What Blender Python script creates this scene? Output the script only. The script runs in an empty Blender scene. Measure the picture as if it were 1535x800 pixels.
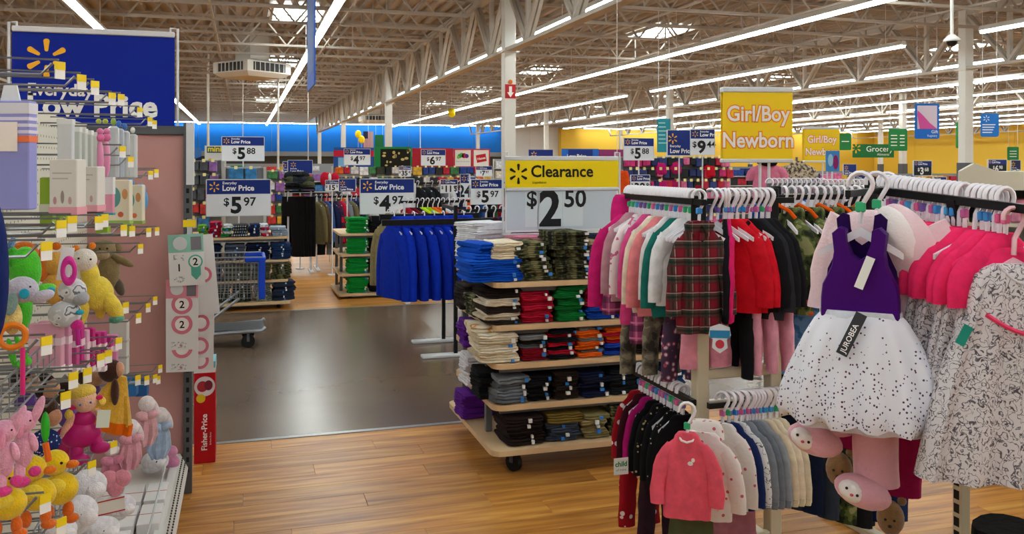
import bpy, math, random
from math import sin, cos, pi, radians, atan2, sqrt
from mathutils import Vector, Matrix, noise
random.seed(7)
scene = bpy.context.scene
COL = scene.collection
# ------------------------------------------------------------------ camera, world, exposure
EYE = 1.65; FPX = 1321.0; CX = 767.5; HY = 247.0; YAW = atan2(403.5, FPX)
SA, CA = sin(YAW), cos(YAW)
cd = bpy.data.cameras.new('camera'); cam = bpy.data.objects.new('camera', cd); COL.objects.link(cam)
cd.sensor_width = 36; cd.lens = FPX / 1535 * 36; cd.shift_y = -(400 - HY) / 1535
cd.clip_start = .05; cd.clip_end = 300
cam.location = (0, 0, EYE); cam.rotation_euler = (pi / 2, 0, -YAW)
scene.camera = cam
w = bpy.data.worlds.new('world'); scene.world = w; w.use_nodes = True
w.node_tree.nodes['Background'].inputs[0].default_value = (.85, .92, 1, 1)
w.node_tree.nodes['Background'].inputs[1].default_value = .5
scene.view_settings.view_transform = 'Standard'; scene.view_settings.look = 'None'
scene.view_settings.gamma = 1; scene.view_settings.use_curve_mapping = False
scene.view_settings.exposure = 0.0
TUBE_POWER = 26.0
SKYLIGHT_POWER = 9.0

def at(px, py, d):
    """world point that lies d metres in front of the camera plane"""
    r = (px - CX) / FPX * d
    return Vector((r * CA + d * SA, d * CA - r * SA, EYE - (py - HY) / FPX * d))
def dY(px, Y): return Y / (CA - (px - CX) / FPX * SA)
def dX(px, X): return X / ((px - CX) / FPX * CA + SA)
def atY(px, py, Y): return at(px, py, dY(px, Y))
def atX(px, py, X): return at(px, py, dX(px, X))
def XY(px, Y): return atY(px, 0, Y).x          # X of a sight line on a plane of constant Y
def zat(py, d): return EYE - (py - HY) / FPX * d
# ------------------------------------------------------------------ materials
def lin(h):
    h = h.lstrip('#'); c = [int(h[i:i + 2], 16) / 255 for i in (0, 2, 4)]
    return tuple(x / 12.92 if x <= .04045 else ((x + .055) / 1.055) ** 2.4 for x in c) + (1,)
MATS = {}
def newmat(name):
    m = bpy.data.materials.new(name); m.use_nodes = True
    return m, m.node_tree.nodes, m.node_tree.links, m.node_tree.nodes['Principled BSDF']
def M(name, hexc, rough=.5, metal=0, bump=0, bscale=60, var=0, vscale=8, emit=0, trans=0, sheen=0, spec=.3):
    if name in MATS: return MATS[name]
    m, N, L, P = newmat(name)
    c = lin(hexc)
    P.inputs['Base Color'].default_value = c; P.inputs['Roughness'].default_value = rough
    P.inputs['Metallic'].default_value = metal; P.inputs['Specular IOR Level'].default_value = spec
    m.diffuse_color = c
    if emit: P.inputs['Emission Color'].default_value = c; P.inputs['Emission Strength'].default_value = emit
    if trans: P.inputs['Transmission Weight'].default_value = trans
    if sheen: P.inputs['Sheen Weight'].default_value = sheen
    if bump or var:
        tc = N.new('ShaderNodeTexCoord')
    if bump:
        n = N.new('ShaderNodeTexNoise'); n.inputs['Scale'].default_value = bscale; n.inputs['Detail'].default_value = 3
        b = N.new('ShaderNodeBump'); b.inputs['Strength'].default_value = bump; b.inputs['Distance'].default_value = .01
        L.new(tc.outputs['Object'], n.inputs['Vector']); L.new(n.outputs['Fac'], b.inputs['Height']); L.new(b.outputs[0], P.inputs['Normal'])
    if var:
        n2 = N.new('ShaderNodeTexNoise'); n2.inputs['Scale'].default_value = vscale; n2.inputs['Detail'].default_value = 4
        r = N.new('ShaderNodeValToRGB'); r.color_ramp.elements[0].position = .3; r.color_ramp.elements[1].position = .7
        r.color_ramp.elements[0].color = tuple(x * (1 - var) for x in c[:3]) + (1,)
        r.color_ramp.elements[1].color = tuple(min(1, x * (1 + var)) for x in c[:3]) + (1,)
        L.new(tc.outputs['Object'], n2.inputs['Vector']); L.new(n2.outputs['Fac'], r.inputs[0]); L.new(r.outputs[0], P.inputs['Base Color'])
    MATS[name] = m
    return m
def fab(hexc): return M('fabric_' + hexc, hexc, .85, bump=.25, bscale=45, var=.12, vscale=30, spec=.12)
def plush_m(hexc): return M('plush_' + hexc, hexc, .95, bump=.45, bscale=260, var=.12, vscale=60, sheen=.3, spec=.1)
def plas(hexc, r=.35): return M('plastic_%s_%d' % (hexc, r * 100), hexc, r)
def card(hexc): return M('card_' + hexc, hexc, .5, spec=.2)
def ramp_mat(name, kind, stops, scale, rough=.85, const=True, detail=2, bump=.2, spec=.2):
    if name in MATS: return MATS[name]
    m, N, L, P = newmat(name); P.inputs['Roughness'].default_value = rough; P.inputs['Specular IOR Level'].default_value = spec
    tc = N.new('ShaderNodeTexCoord')
    if kind == 'noise':
        t = N.new('ShaderNodeTexNoise'); t.inputs['Scale'].default_value = scale; t.inputs['Detail'].default_value = detail; out = t.outputs['Fac']
    else:
        t = N.new('ShaderNodeTexVoronoi'); t.inputs['Scale'].default_value = scale; out = t.outputs['Distance']
    r = N.new('ShaderNodeValToRGB'); r.color_ramp.interpolation = 'CONSTANT' if const else 'LINEAR'
    e = r.color_ramp.elements
    while len(e) < len(stops): e.new(.5)
    for el, (p, h) in zip(e, stops): el.position = p; el.color = lin(h)
    L.new(tc.outputs['Object'], t.inputs['Vector']); L.new(out, r.inputs[0]); L.new(r.outputs[0], P.inputs['Base Color'])
    if bump:
        n = N.new('ShaderNodeTexNoise'); n.inputs['Scale'].default_value = 60; b = N.new('ShaderNodeBump'); b.inputs['Strength'].default_value = bump; b.inputs['Distance'].default_value = .01
        L.new(tc.outputs['Object'], n.inputs['Vector']); L.new(n.outputs['Fac'], b.inputs['Height']); L.new(b.outputs[0], P.inputs['Normal'])
    m.diffuse_color = lin(stops[0][1]); MATS[name] = m
    return m
def camo(name, cols, scale=18): return ramp_mat(name, 'noise', [(0, cols[0]), (.43, cols[1]), (.5, cols[2]), (.57, cols[3])], scale)
def dots(name, base, dot, scale, size=.3): return ramp_mat(name, 'vor', [(0, dot), (size, base)], scale)
def plaid(name, base, stripes):
    """woven plaid: bands along object X and Z; stripes = [(frequency, width, hex, strength)]"""
    if name in MATS: return MATS[name]
    m, N, L, P = newmat(name); P.inputs['Roughness'].default_value = .85; P.inputs['Specular IOR Level'].default_value = .2
    tc = N.new('ShaderNodeTexCoord'); sp = N.new('ShaderNodeSeparateXYZ'); L.new(tc.outputs['Object'], sp.inputs[0])
    col = None; base_rgb = N.new('ShaderNodeRGB'); base_rgb.outputs[0].default_value = lin(base); col = base_rgb.outputs[0]
    for ax in ('X', 'Z'):
        for fr, ph, wd, hx, stg in stripes:
            mu = N.new('ShaderNodeMath'); mu.operation = 'MULTIPLY_ADD'; mu.inputs[1].default_value = fr; mu.inputs[2].default_value = ph + 50
            fc = N.new('ShaderNodeMath'); fc.operation = 'FRACT'; lt = N.new('ShaderNodeMath'); lt.operation = 'LESS_THAN'; lt.inputs[1].default_value = wd
            ms = N.new('ShaderNodeMath'); ms.operation = 'MULTIPLY'; ms.inputs[1].default_value = stg
            mx = N.new('ShaderNodeMixRGB'); mx.inputs[2].default_value = lin(hx)
            L.new(sp.outputs[ax], mu.inputs[0]); L.new(mu.outputs[0], fc.inputs[0]); L.new(fc.outputs[0], lt.inputs[0]); L.new(lt.outputs[0], ms.inputs[0])
            L.new(ms.outputs[0], mx.inputs[0]); L.new(col, mx.inputs[1]); col = mx.outputs[0]
    L.new(col, P.inputs['Base Color']); m.diffuse_color = lin(base); MATS[name] = m
    return m
# ------------------------------------------------------------------ mesh building
class B:
    def __init__(s): s.v = []; s.f = []
    def add(s, V, F):
        o = len(s.v); s.v += [tuple(p) for p in V]; s.f += [tuple(i + o for i in f) for f in F]; return s
    def box(s, x0, y0, z0, x1, y1, z1):
        return s.add([(x0, y0, z0), (x1, y0, z0), (x1, y1, z0), (x0, y1, z0), (x0, y0, z1), (x1, y0, z1), (x1, y1, z1), (x0, y1, z1)],
                     [(0, 3, 2, 1), (4, 5, 6, 7), (0, 1, 5, 4), (1, 2, 6, 5), (2, 3, 7, 6), (3, 0, 4, 7)])
    def rbox(s, x0, y0, z0, x1, y1, z1, b=.01):
        """box with chamfered edges"""
        b = min(b, (x1 - x0) * .45, (y1 - y0) * .45, (z1 - z0) * .45)
        V = []; F = []
        for (z, i) in ((z0, b), (z0 + b, 0), (z1 - b, 0), (z1, b)):
            X0, X1, Y0, Y1 = x0 + i, x1 - i, y0 + i, y1 - i
            V += [(X0 + b, Y0, z), (X1 - b, Y0, z), (X1, Y0 + b, z), (X1, Y1 - b, z), (X1 - b, Y1, z), (X0 + b, Y1, z), (X0, Y1 - b, z), (X0, Y0 + b, z)]
        for k in range(3):
            for i in range(8): F.append((k * 8 + i, k * 8 + (i + 1) % 8, k * 8 + 8 + (i + 1) % 8, k * 8 + 8 + i))
        F.append(tuple(range(7, -1, -1))); F.append(tuple(range(24, 32)))
        return s.add(V, F)
    def bar(s, a, b, w, h=None, up=(0, 0, 1)):
        """square bar between two points"""
        a = Vector(a); b = Vector(b); h = h or w; d = (b - a).normalized(); u = Vector(up)
        if abs(d.dot(u)) > .98: u = Vector((1, 0, 0))
        x = d.cross(u).normalized() * (w / 2); y = x.cross(d).normalized() * (h / 2)
        return s.add([a - x - y, a + x - y, a + x + y, a - x + y, b - x - y, b + x - y, b + x + y, b - x + y],
                     [(0, 1, 2, 3), (7, 6, 5, 4), (0, 4, 5, 1), (1, 5, 6, 2), (2, 6, 7, 3), (3, 7, 4, 0)])
    def tube(s, pts, r, n=6, cap=True):
        pts = [Vector(p) for p in pts]; rs = r if isinstance(r, (list, tuple)) else [r] * len(pts)
        V = []; F = []; prev = None
        for i, p in enumerate(pts):
            d = (pts[min(i + 1, len(pts) - 1)] - pts[max(i - 1, 0)]).normalized()
            if prev is None:
                u = Vector((0, 0, 1)) if abs(d.z) < .9 else Vector((1, 0, 0)); x = d.cross(u).normalized()
            else: x = (prev - d * prev.dot(d)).normalized()
            prev = x; y = d.cross(x)
            for k in range(n):
                a = 2 * pi * k / n; V.append(p + (x * cos(a) + y * sin(a)) * rs[i])
        for i in range(len(pts) - 1):
            for k in range(n): F.append((i * n + k, i * n + (k + 1) % n, (i + 1) * n + (k + 1) % n, (i + 1) * n + k))
        if cap: F.append(tuple(range(n - 1, -1, -1))); F.append(tuple(range((len(pts) - 1) * n, len(pts) * n)))
        return s.add(V, F)
    def cyl(s, a, b, r, n=12): return s.tube([a, b], r, n)
    def ell(s, c, r, nu=14, nv=9, rot=None, jit=0):
        c = Vector(c); V = []; F = []; mt = Matrix(rot) if rot else None
        for j in range(nv + 1):
            t = pi * j / nv
            for i in range(nu):
                p = 2 * pi * i / nu; q = Vector((r[0] * sin(t) * cos(p), r[1] * sin(t) * sin(p), r[2] * cos(t)))
                if jit: q *= 1 + jit * noise.noise(q * 40 + c * 30)
                if mt: q = mt @ q
                V.append(c + q)
        for j in range(nv):
            for i in range(nu): F.append((j * nu + i, (j + 1) * nu + i, (j + 1) * nu + (i + 1) % nu, j * nu + (i + 1) % nu))
        return s.add(V, F)
    def loft(s, rings, cap0=True, cap1=True):
        n = len(rings[0]); V = [p for R in rings for p in R]; F = []
        for j in range(len(rings) - 1):
            for i in range(n): F.append((j * n + i, (j + 1) * n + i, (j + 1) * n + (i + 1) % n, j * n + (i + 1) % n))
        if cap0: F.append(tuple(range(n)))
        if cap1: F.append(tuple(range(len(rings) * n - 1, (len(rings) - 1) * n - 1, -1)))
        return s.add(V, F)
    def prism(s, poly, y0, y1):
        """outline in XZ (counter-clockwise seen from -Y) with thickness from y0 (front) to y1"""
        n = len(poly); V = [(x, y0, z) for x, z in poly] + [(x, y1, z) for x, z in poly]
        F = [tuple(range(n)), tuple(range(2 * n - 1, n - 1, -1))]
        for i in range(n): F.append((i, i + n, (i + 1) % n + n, (i + 1) % n))
        return s.add(V, F)
    def slab(s, poly, z0, z1):
        n = len(poly); V = [(x, y, z0) for x, y in poly] + [(x, y, z1) for x, y in poly]
        F = [tuple(range(n - 1, -1, -1)), tuple(range(n, 2 * n))]
        for i in range(n): F.append((i, (i + 1) % n, (i + 1) % n + n, i + n))
        return s.add(V, F)
    def torus(s, c, R, r, axis='Y', n=18, m=6, a0=0, a1=2 * pi):
        full = abs(a1 - a0 - 2 * pi) < 1e-6; pts = []
        for i in range(n + (0 if full else 1)):
            a = a0 + (a1 - a0) * i / n
            q = {'Y': (cos(a), 0, sin(a)), 'Z': (cos(a), sin(a), 0), 'X': (0, cos(a), sin(a))}[axis]
            pts.append(Vector(c) + Vector(q) * R)
        if not full: return s.tube(pts, r, m)
        V = []; F = []; n = len(pts); up = Vector({'Y': (0, 1, 0), 'Z': (0, 0, 1), 'X': (1, 0, 0)}[axis])
        for p in pts:
            x = (p - Vector(c)).normalized()
            for k in range(m):
                b = 2 * pi * k / m; V.append(p + (x * cos(b) + up * sin(b)) * r)
        for i in range(n):
            for k in range(m): F.append((i * m + k, i * m + (k + 1) % m, ((i + 1) % n) * m + (k + 1) % m, ((i + 1) % n) * m + k))
        return s.add(V, F)
    def mesh(s, name, smooth=False, angle=40):
        me = bpy.data.meshes.new(name); me.from_pydata(s.v, [], s.f)
        if smooth:
            me.polygons.foreach_set('use_smooth', [True] * len(me.polygons))
            if angle < 180: me.set_sharp_from_angle(angle=radians(angle))
        me.materials.append(None)
        return me
def rrect(x0, y0, x1, y1, r, n=4):
    P = []
    for cx, cy, a in ((x1 - r, y0 + r, -pi / 2), (x1 - r, y1 - r, 0), (x0 + r, y1 - r, pi / 2), (x0 + r, y0 + r, pi)):
        for i in range(n + 1): t = a + pi / 2 * i / n; P.append((cx + r * cos(t), cy + r * sin(t)))
    return P
def disc(cx, cz, rx, rz=None, n=24):
    rz = rz or rx
    return [(cx + rx * cos(2 * pi * i / n), cz + rz * sin(2 * pi * i / n)) for i in range(n)]
# ------------------------------------------------------------------ objects
def put(name, me, mat, parent=None, loc=(0, 0, 0), rot=(0, 0, 0), sc=None, smooth=False, angle=40):
    if isinstance(me, B): me = me.mesh(name, smooth, angle)
    o = bpy.data.objects.new(name, me); COL.objects.link(o)
    if mat is not None:
        o.material_slots[0].link = 'OBJECT'; o.material_slots[0].material = mat
        if me.materials[0] is None: me.materials[0] = mat
    o.parent = parent; o.location = loc; o.rotation_euler = rot
    if sc is not None: o.scale = sc if not isinstance(sc, (int, float)) else (sc, sc, sc)
    return o
def tag(o, label, cat, group=None, kind=None):
    o['label'] = label; o['category'] = cat
    if group: o['group'] = group
    if kind: o['kind'] = kind
    return o
def thing(name, label, cat, loc=(0, 0, 0), rz=0, group=None, rot=None, kind=None):
    o = bpy.data.objects.new(name, None); COL.objects.link(o); o.empty_display_size = .05
    o.location = loc; o.rotation_euler = rot or (0, 0, rz)
    return tag(o, label, cat, group, kind)
def struct(name, me, mat, label=None, cat=None, parent=None, **k):
    o = put(name, me, mat, parent, **k)
    if parent is None:
        o['kind'] = 'structure'
        if label: o['label'] = label
        if cat: o['category'] = cat
    return o
def dup(root, loc, rz=None, label=None, group=None, rot=None, sc=None):
    r = root.copy(); COL.objects.link(r); r.location = loc
    if rot: r.rotation_euler = rot
    elif rz is not None: r.rotation_euler = (0, 0, rz)
    if sc: r.scale = (sc, sc, sc)
    if label: r['label'] = label
    if group: r['group'] = group
    for ch in root.children:
        c = ch.copy(); COL.objects.link(c); c.parent = r
        for g in ch.children:
            d = g.copy(); COL.objects.link(d); d.parent = c
    return r
# ------------------------------------------------------------------ lettering
TXT = {}
def text_mesh(s, bold=.0, align='CENTER', ext=.0):
    k = (s, bold, align, ext)
    if k not in TXT:
        cu = bpy.data.curves.new('lettering', 'FONT'); cu.body = s; cu.size = 1; cu.offset = bold; cu.align_x = align; cu.extrude = ext
        cu.resolution_u = 3
        ob = bpy.data.objects.new('lettering', cu); COL.objects.link(ob)
        me = bpy.data.meshes.new_from_object(ob.evaluated_get(bpy.context.evaluated_depsgraph_get()))
        bpy.data.objects.remove(ob); bpy.data.curves.remove(cu)
        me.name = 'lettering'
        if not me.materials: me.materials.append(None)
        TXT[k] = me
    return TXT[k]
def text(parent, s, size, x, z, mat, y=-.001, bold=.02, align='CENTER', sx=1, rot=(pi / 2, 0, 0), name='lettering'):
    """flat print on the face of a thing that looks to -Y"""
    return put(name, text_mesh(s, bold, align), mat, parent, (x, y, z), rot, (size * sx, size, size))
SPARK = None
def spark_mesh():
    global SPARK
    if SPARK is None:
        b = B()
        for k in range(6):
            a = pi / 2 + k * pi / 3; d = Vector((cos(a), sin(a))); n = Vector((-d.y, d.x)); P = []
            for i in range(7): t = -pi / 2 + pi * i / 6; q = d * (.92 + .12 * cos(t)) + n * (.15 * sin(t)); P.append((q.x, q.y))
            for i in range(5): t = pi / 2 + pi * i / 4; q = d * (.42 + .06 * cos(t)) + n * (.085 * sin(t)); P.append((q.x, q.y))
            b.prism(P, -.0006, .0006)
        SPARK = b.mesh('spark')
    return SPARK
def spark(parent, x, z, r, mat, y=-.001): return put('spark', spark_mesh(), mat, parent, (x, y, z), sc=(r, 1, r))
WHITE = M('white_print', 'f2f2f0', .5); BLACK = M('black_print', '121214', .5); NAVYP = M('navy_print', '0b2a7c', .4)
SPARKY = M('yellow_print', 'f5b31c', .45)
# ================================================================== THE SETTING
XL, XR, YB, YF = -20.0, 54.0, -12.0, 66.0
DECK = 5.42; AISLE0, AISLE1 = 5.5, 10.3
def wood_mat(name, c0, c1, c2, bricks=False, per_object=True):
    m, N, L, P = newmat(name)
    tc = N.new('ShaderNodeTexCoord'); mp = N.new('ShaderNodeMapping'); mp.inputs['Scale'].default_value = (1.6, 22, 5)
    L.new(tc.outputs['Object'], mp.inputs[0])
    add = N.new('ShaderNodeVectorMath'); add.operation = 'ADD'; oi = N.new('ShaderNodeObjectInfo')
    mu = N.new('ShaderNodeVectorMath'); mu.operation = 'SCALE'; mu.inputs['Scale'].default_value = 40
    cb = N.new('ShaderNodeCombineXYZ'); L.new(oi.outputs['Random'], cb.inputs[0]); L.new(oi.outputs['Random'], cb.inputs[1]); L.new(cb.outputs[0], mu.inputs[0])
    L.new(mp.outputs[0], add.inputs[0]); L.new(mu.outputs[0], add.inputs[1])
    n = N.new('ShaderNodeTexNoise'); n.inputs['Scale'].default_value = 1; n.inputs['Detail'].default_value = 6; n.inputs['Distortion'].default_value = .6
    L.new(add.outputs[0], n.inputs['Vector'])
    r = N.new('ShaderNodeValToRGB'); e = r.color_ramp.elements; e.new(.5)
    for el, p, c in zip(e, (.3, .5, .72), (c0, c1, c2)): el.position = p; el.color = lin(c)
    L.new(n.outputs['Fac'], r.inputs[0]); col = r.outputs[0]
    hv = N.new('ShaderNodeHueSaturation'); L.new(col, hv.inputs['Color'])
    if bricks:
        br = N.new('ShaderNodeTexBrick'); br.inputs['Scale'].default_value = 1; br.inputs['Brick Width'].default_value = 1.22; br.inputs['Row Height'].default_value = .16
        br.inputs['Mortar Size'].default_value = .002; br.inputs['Color1'].default_value = (.72, .72, .72, 1); br.inputs['Color2'].default_value = (1.1, 1.1, 1.1, 1); br.inputs['Mortar'].default_value = (.4, .4, .4, 1)
        L.new(tc.outputs['Object'], br.inputs['Vector']); L.new(br.outputs['Color'], hv.inputs['Value'])
    else:
        mr = N.new('ShaderNodeMapRange'); mr.inputs[3].default_value = .78; mr.inputs[4].default_value = 1.12; L.new(oi.outputs['Random'], mr.inputs[0]); L.new(mr.outputs[0], hv.inputs['Value'])
    L.new(hv.outputs[0], P.inputs['Base Color'])
    P.inputs['Roughness'].default_value = .36; P.inputs['Specular IOR Level'].default_value = .4
    MATS[name] = m; return m
PLANKM = wood_mat('vinyl_plank', '935a22', 'bd8036', 'd8a352')
SHEETM = wood_mat('vinyl_plank_sheet', '935a22', 'bd8036', 'd8a352', bricks=True)
AISLEM = M('polished_aisle', '665546', .25, var=.10, vscale=1.3, spec=.32)
floor = struct('floor', B().box(XL, YB, -.2, XR, YF, -.008), M('concrete', '8a857e', .8))
put('aisle_surface', B().box(XL, AISLE0 + .02, -.008, XR, AISLE1 - .02, 0), AISLEM, floor)
PX0, PX1, PY0 = -1.6, 4.4, 2.06
put('wood_flooring', B().box(XL, AISLE1 + .02, -.008, XR, YF, 0), SHEETM, floor)
put('wood_flooring', B().box(XL, YB, -.008, XR, PY0, 0), SHEETM, floor)
put('wood_flooring', B().box(XL, PY0, -.008, PX0, AISLE0 - .02, 0), SHEETM, floor)
put('wood_flooring', B().box(PX1, PY0, -.008, XR, AISLE0 - .02, 0), SHEETM, floor)
rows = 20; rw = (AISLE0 - .02 - PY0) / rows
pk = B().rbox(.0008, .0008, -.008, 1.1992, rw - .0008, 0, .0012).mesh('plank')
for j in range(rows):
    off = (j * .47 + (j % 3) * .11) % 1.2; x = PX0 - off
    while x < PX1:
        a, b = max(x, PX0), min(x + 1.2, PX1)
        if b - a > .02: put('plank', pk, PLANKM, floor, (a, PY0 + j * rw, 0), sc=((b - a) / 1.2, 1, 1))
        x += 1.2
ALU = M('brushed_metal', '9a9a98', .35, metal=.8)
for i, y in enumerate((AISLE0, AISLE1)):
    struct('trim_%d' % (i + 1), B().box(XL, y - .022, -.01, XR, y + .022, .004), ALU, 'pale metal strip where wood floor meets polished aisle', 'floor trim')
# walls
BLUE = M('blue_wall', '0a74d6', .6); YEL = M('yellow_wall', 'f9d04c', .6); WGREY = M('grey_wall', 'a8a9aa', .7); WHT = M('white_wall', 'dfe3e6', .7)
DKW = M('dark_wall', '3e3a30', .7)
wb = struct('wall_back', B().box(XL, YF, -.01, XR, YF + .3, DECK + .2), WGREY)
def wallpanel(n, x0, x1, z0, z1, m, th=.05): return put(n, B().box(x0, YF - th, z0, x1, YF, z1), m, wb)
xs = [XL, -8, -3, 2, 7, 12, 17, 19.3]
for a, b in zip(xs, xs[1:]): wallpanel('blue_panel', a + .012, b - .012, 2.62, 4.62, BLUE)
wallpanel('ledge', XL, 19.3, 2.3, 2.6, M('ledge_grey', '8f9194', .6), .12)
wallpanel('dark_band', XL, 19.3, 1.0, 2.28, DKW, .04)
for a, b in ((19.4, 21.6), (21.62, 24.0)): wallpanel('white_panel', a, b, .0, 4.62, WHT)
xs = [24.02, 25.6, 31, 37, 43, 49, XR]
for a, b in zip(xs, xs[1:]): wallpanel('yellow_panel', a + .012, b - .012, .2, 4.55, YEL, .05 if a > 25 else .6)
wr = struct('wall_right', B().box(XR, YB, -.01, XR + .3, YF, DECK + .2), WGREY)
for k in range(10):
    y0 = YF - .1 - (k + 1) * 5
    put('yellow_panel', B().box(XR - .05, y0 + .012, .2, XR, y0 + 4.988, 4.6), YEL, wr)
struct('wall_left', B().box(XL - .3, YB, -.01, XL, YF, DECK + .2), WHT)
struct('wall_front', B().box(XL, YB - .3, -.01, XR, YB, DECK + .2), WHT)
# ceiling: ribbed metal deck, roof joists, girders
CEILM = M('painted_steel_deck', '9d9389', .75, var=.12, vscale=.6)
JOISTM = M('painted_steel', 'a9a197', .6)
b = B(); P = .32; n = int((XR - XL) / P); prof = []
for i in range(n):
    x = XL + i * P
    prof += [(x, DECK), (x + .11, DECK), (x + .15, DECK + .09), (x + .28, DECK + .09)]
prof.append((XR, DECK))
V = [(x, YB, z) for x, z in prof] + [(x, YF, z) for x, z in prof]; k = len(prof)
b.add(V, [(i, i + k, i + 1 + k, i + 1) for i in range(k - 1)])
b.box(XL, YB, DECK + .12, XR, YF, DECK + .25)
ceiling = struct('ceiling', b, CEILM)
GX = [-17.74, -6.31, 5.12, 16.55, 27.98, 39.41, 50.84]
def joist(L, dep):
    b = B(); b.box(0, -.05, -.06, L, .05, 0); b.box(.7, -.045, -dep, L - .7, .045, -dep + .055)
    n = 9; s = (L - 1.4) / n
    for i in range(n):
        x = .7 + i * s
        b.bar((x, 0, -dep + .03), (x + s / 2, 0, -.03), .035); b.bar((x + s / 2, 0, -.03), (x + s, 0, -dep + .03), .035)
        if i % 3 == 1: b.bar((x + s / 2, 0, -.03), (x + s / 2, 0, -dep + .03), .03)
    b.bar((.05, 0, -.03), (.7, 0, -dep + .03), .035); b.bar((L - .05, 0, -.03), (L - .7, 0, -dep + .03), .035)
    return b.mesh('joist')
jm = joist(11.43, .74)
for i in range(6):
    y = 10.0
    while y < YF - .5:
        put('joist', jm, JOISTM, ceiling, (GX[i], y, DECK - .002)); y += 1.9
bl = B(); bl.box(-.02, 0, -.02, .02, 55, .02); blm = bl.mesh('bridging')
for gx in GX[:-1]:
    for f in (.27, .5, .73): put('bridging', blm, JOISTM, ceiling, (gx + 11.43 * f, 10, DECK - .70))
CY = [1.8, 17.0, 32.3, 47.5, 62.8]
def girder(L, z0, z1):
    b = B(); b.box(-.1, 0, z1 - .13, .1, L, z1); b.box(-.1, 0, z0, .1, L, z0 + .07)
    n = 6; s = L / n
    for i in range(n):
        for sx in (-.05, .05):
            b.bar((sx, i * s, z1 - .06), (sx, (i + .5) * s, z0 + .06), .07); b.bar((sx, (i + .5) * s, z0 + .06), (sx, (i + 1) * s, z1 - .06), .07)
        b.bar((0, (i + .5) * s, z0 + .06), (0, (i + .5) * s, z1 - .06), .09)
    return b.mesh('girder')
gm = girder(15.2, 3.92, 5.36)
GIRDM = M('girder_paint', 'b4ada2', .55)
for gx in GX:
    for cy in CY[:-1]: put('girder', gm, GIRDM, ceiling, (gx, cy, 0))
    b = B(); b.box(-.1, 0, 3.92, .1, 1.9, 3.99); b.bar((0, 1.9, 3.98), (0, 3.1, 5.3), .1); b.box(-.1, 0, 5.23, .1, 3.1, 5.36)
    put('girder_end', b, GIRDM, ceiling, (gx, CY[-1], 0))
COLM = M('column_paint', 'd6d6d0', .5); GREYP = M('grey_paint', '55575c', .5); REDP = M('red_print', 'b3121f', .5)
names = {(5.12, 17.0): 'white steel column rising behind the yellow clearance sign', (5.12, 32.3): 'white column left of the yellow balloons and price signs',
         (5.12, 47.5): 'slim white column in front of the blue wall by the flag', (5.12, 62.8): 'farthest slim white column against the blue wall',
         (16.55, 17.0): 'thick white column with a dark grey base at the right', (16.55, 32.3): 'white column rising behind the $9.44 sign', (16.55, 47.5): 'slim white column where white wall meets yellow'}
for gx in GX[2:6]:
    for cy in CY[1:]:
        lb = names.get((gx, cy), 'distant white steel column, row %d by the yellow wall, bay %d' % (GX.index(gx), CY.index(cy)))
        c = thing('column', lb, 'column', (gx, cy, 0), kind='structure')
        put('shaft', B().rbox(-.12, -.12, 0, .12, .12, 5.34, .012), COLM, c)
        put('cap_plate', B().box(-.18, -.18, 3.9, .18, .18, 3.93), COLM, c)
        if gx > 10: put('painted_base', B().box(-.14, -.14, 0, .14, .14, 1.7), GREYP, c)
        if (gx, cy) == (5.12, 17.0):
            s = put('fire_sign', B().box(-.11, -.135, 2.98, .11, -.122, 3.26), REDP, c)
            put('arrow', B().prism([(-.03, 3.22), (.03, 3.22), (.03, 3.1), (.07, 3.1), (0, 3.0), (-.07, 3.1), (-.03, 3.1)][::-1], -.137, -.1355), WHITE, s)
            put('disc', B().prism(disc(0, 3.31, .045), -.13, -.122), M('orange_print', 'd9711c', .5), s)
# continuous fluorescent rows
TUBEM, N_, L_, P_ = newmat('fluorescent_tube'); P_.inputs['Base Color'].default_value = (1, 1, 1, 1)
P_.inputs['Emission Color'].default_value = (.93, 1.0, .98, 1); P_.inputs['Emission Strength'].default_value = TUBE_POWER
HOUSE = M('fixture_white', 'e6e6e2', .4)
LZ = 4.38
RODM = B().cyl((0, 0, 0), (0, 0, DECK - LZ - .13), .006, 4).mesh('suspension_rod')
def light_row(X, segs, label):
    t = thing('strip_light', label, 'ceiling light', (X, 0, LZ), group='fluorescent light rows')
    for (y0, y1) in segs:
        b = B(); b.prism([(-.09, .0), (.09, .0), (.045, .1), (-.045, .1)], y0, y1)
        h = put('housing', b, HOUSE, t)
        put('tube', B().prism([(-.05, -.05), (.05, -.05), (.062, -.003), (-.062, -.003)], y0 + .02, y1 - .02), TUBEM, h)
        y = y0 + .6
        while y < y1: put('suspension_rod', RODM, HOUSE, t, (0, y, .1)); y += 3.6
ords = ['leftmost', 'second', 'third', 'fourth', 'fifth', 'sixth', 'seventh', 'eighth', 'ninth', 'tenth', 'eleventh', 'twelfth', 'thirteenth']
for k in range(-3, 12):
    X = 1.54 + 4.29 * k
    segs = [(-10, 62)] if k != 3 else [(-10, 14.4), (16.6, 29.6), (31.8, 62)]
    if k < -1: lb = 'short fluorescent light row %s left of the gondola' % ('far' if k < -2 else 'just')
    else: lb = '%s long fluorescent light row from the left, running to the back' % ords[k + 1]
    if k < 0 and k < -1: segs = [(-10, 20)]
    light_row(X, segs, lb)
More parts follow.
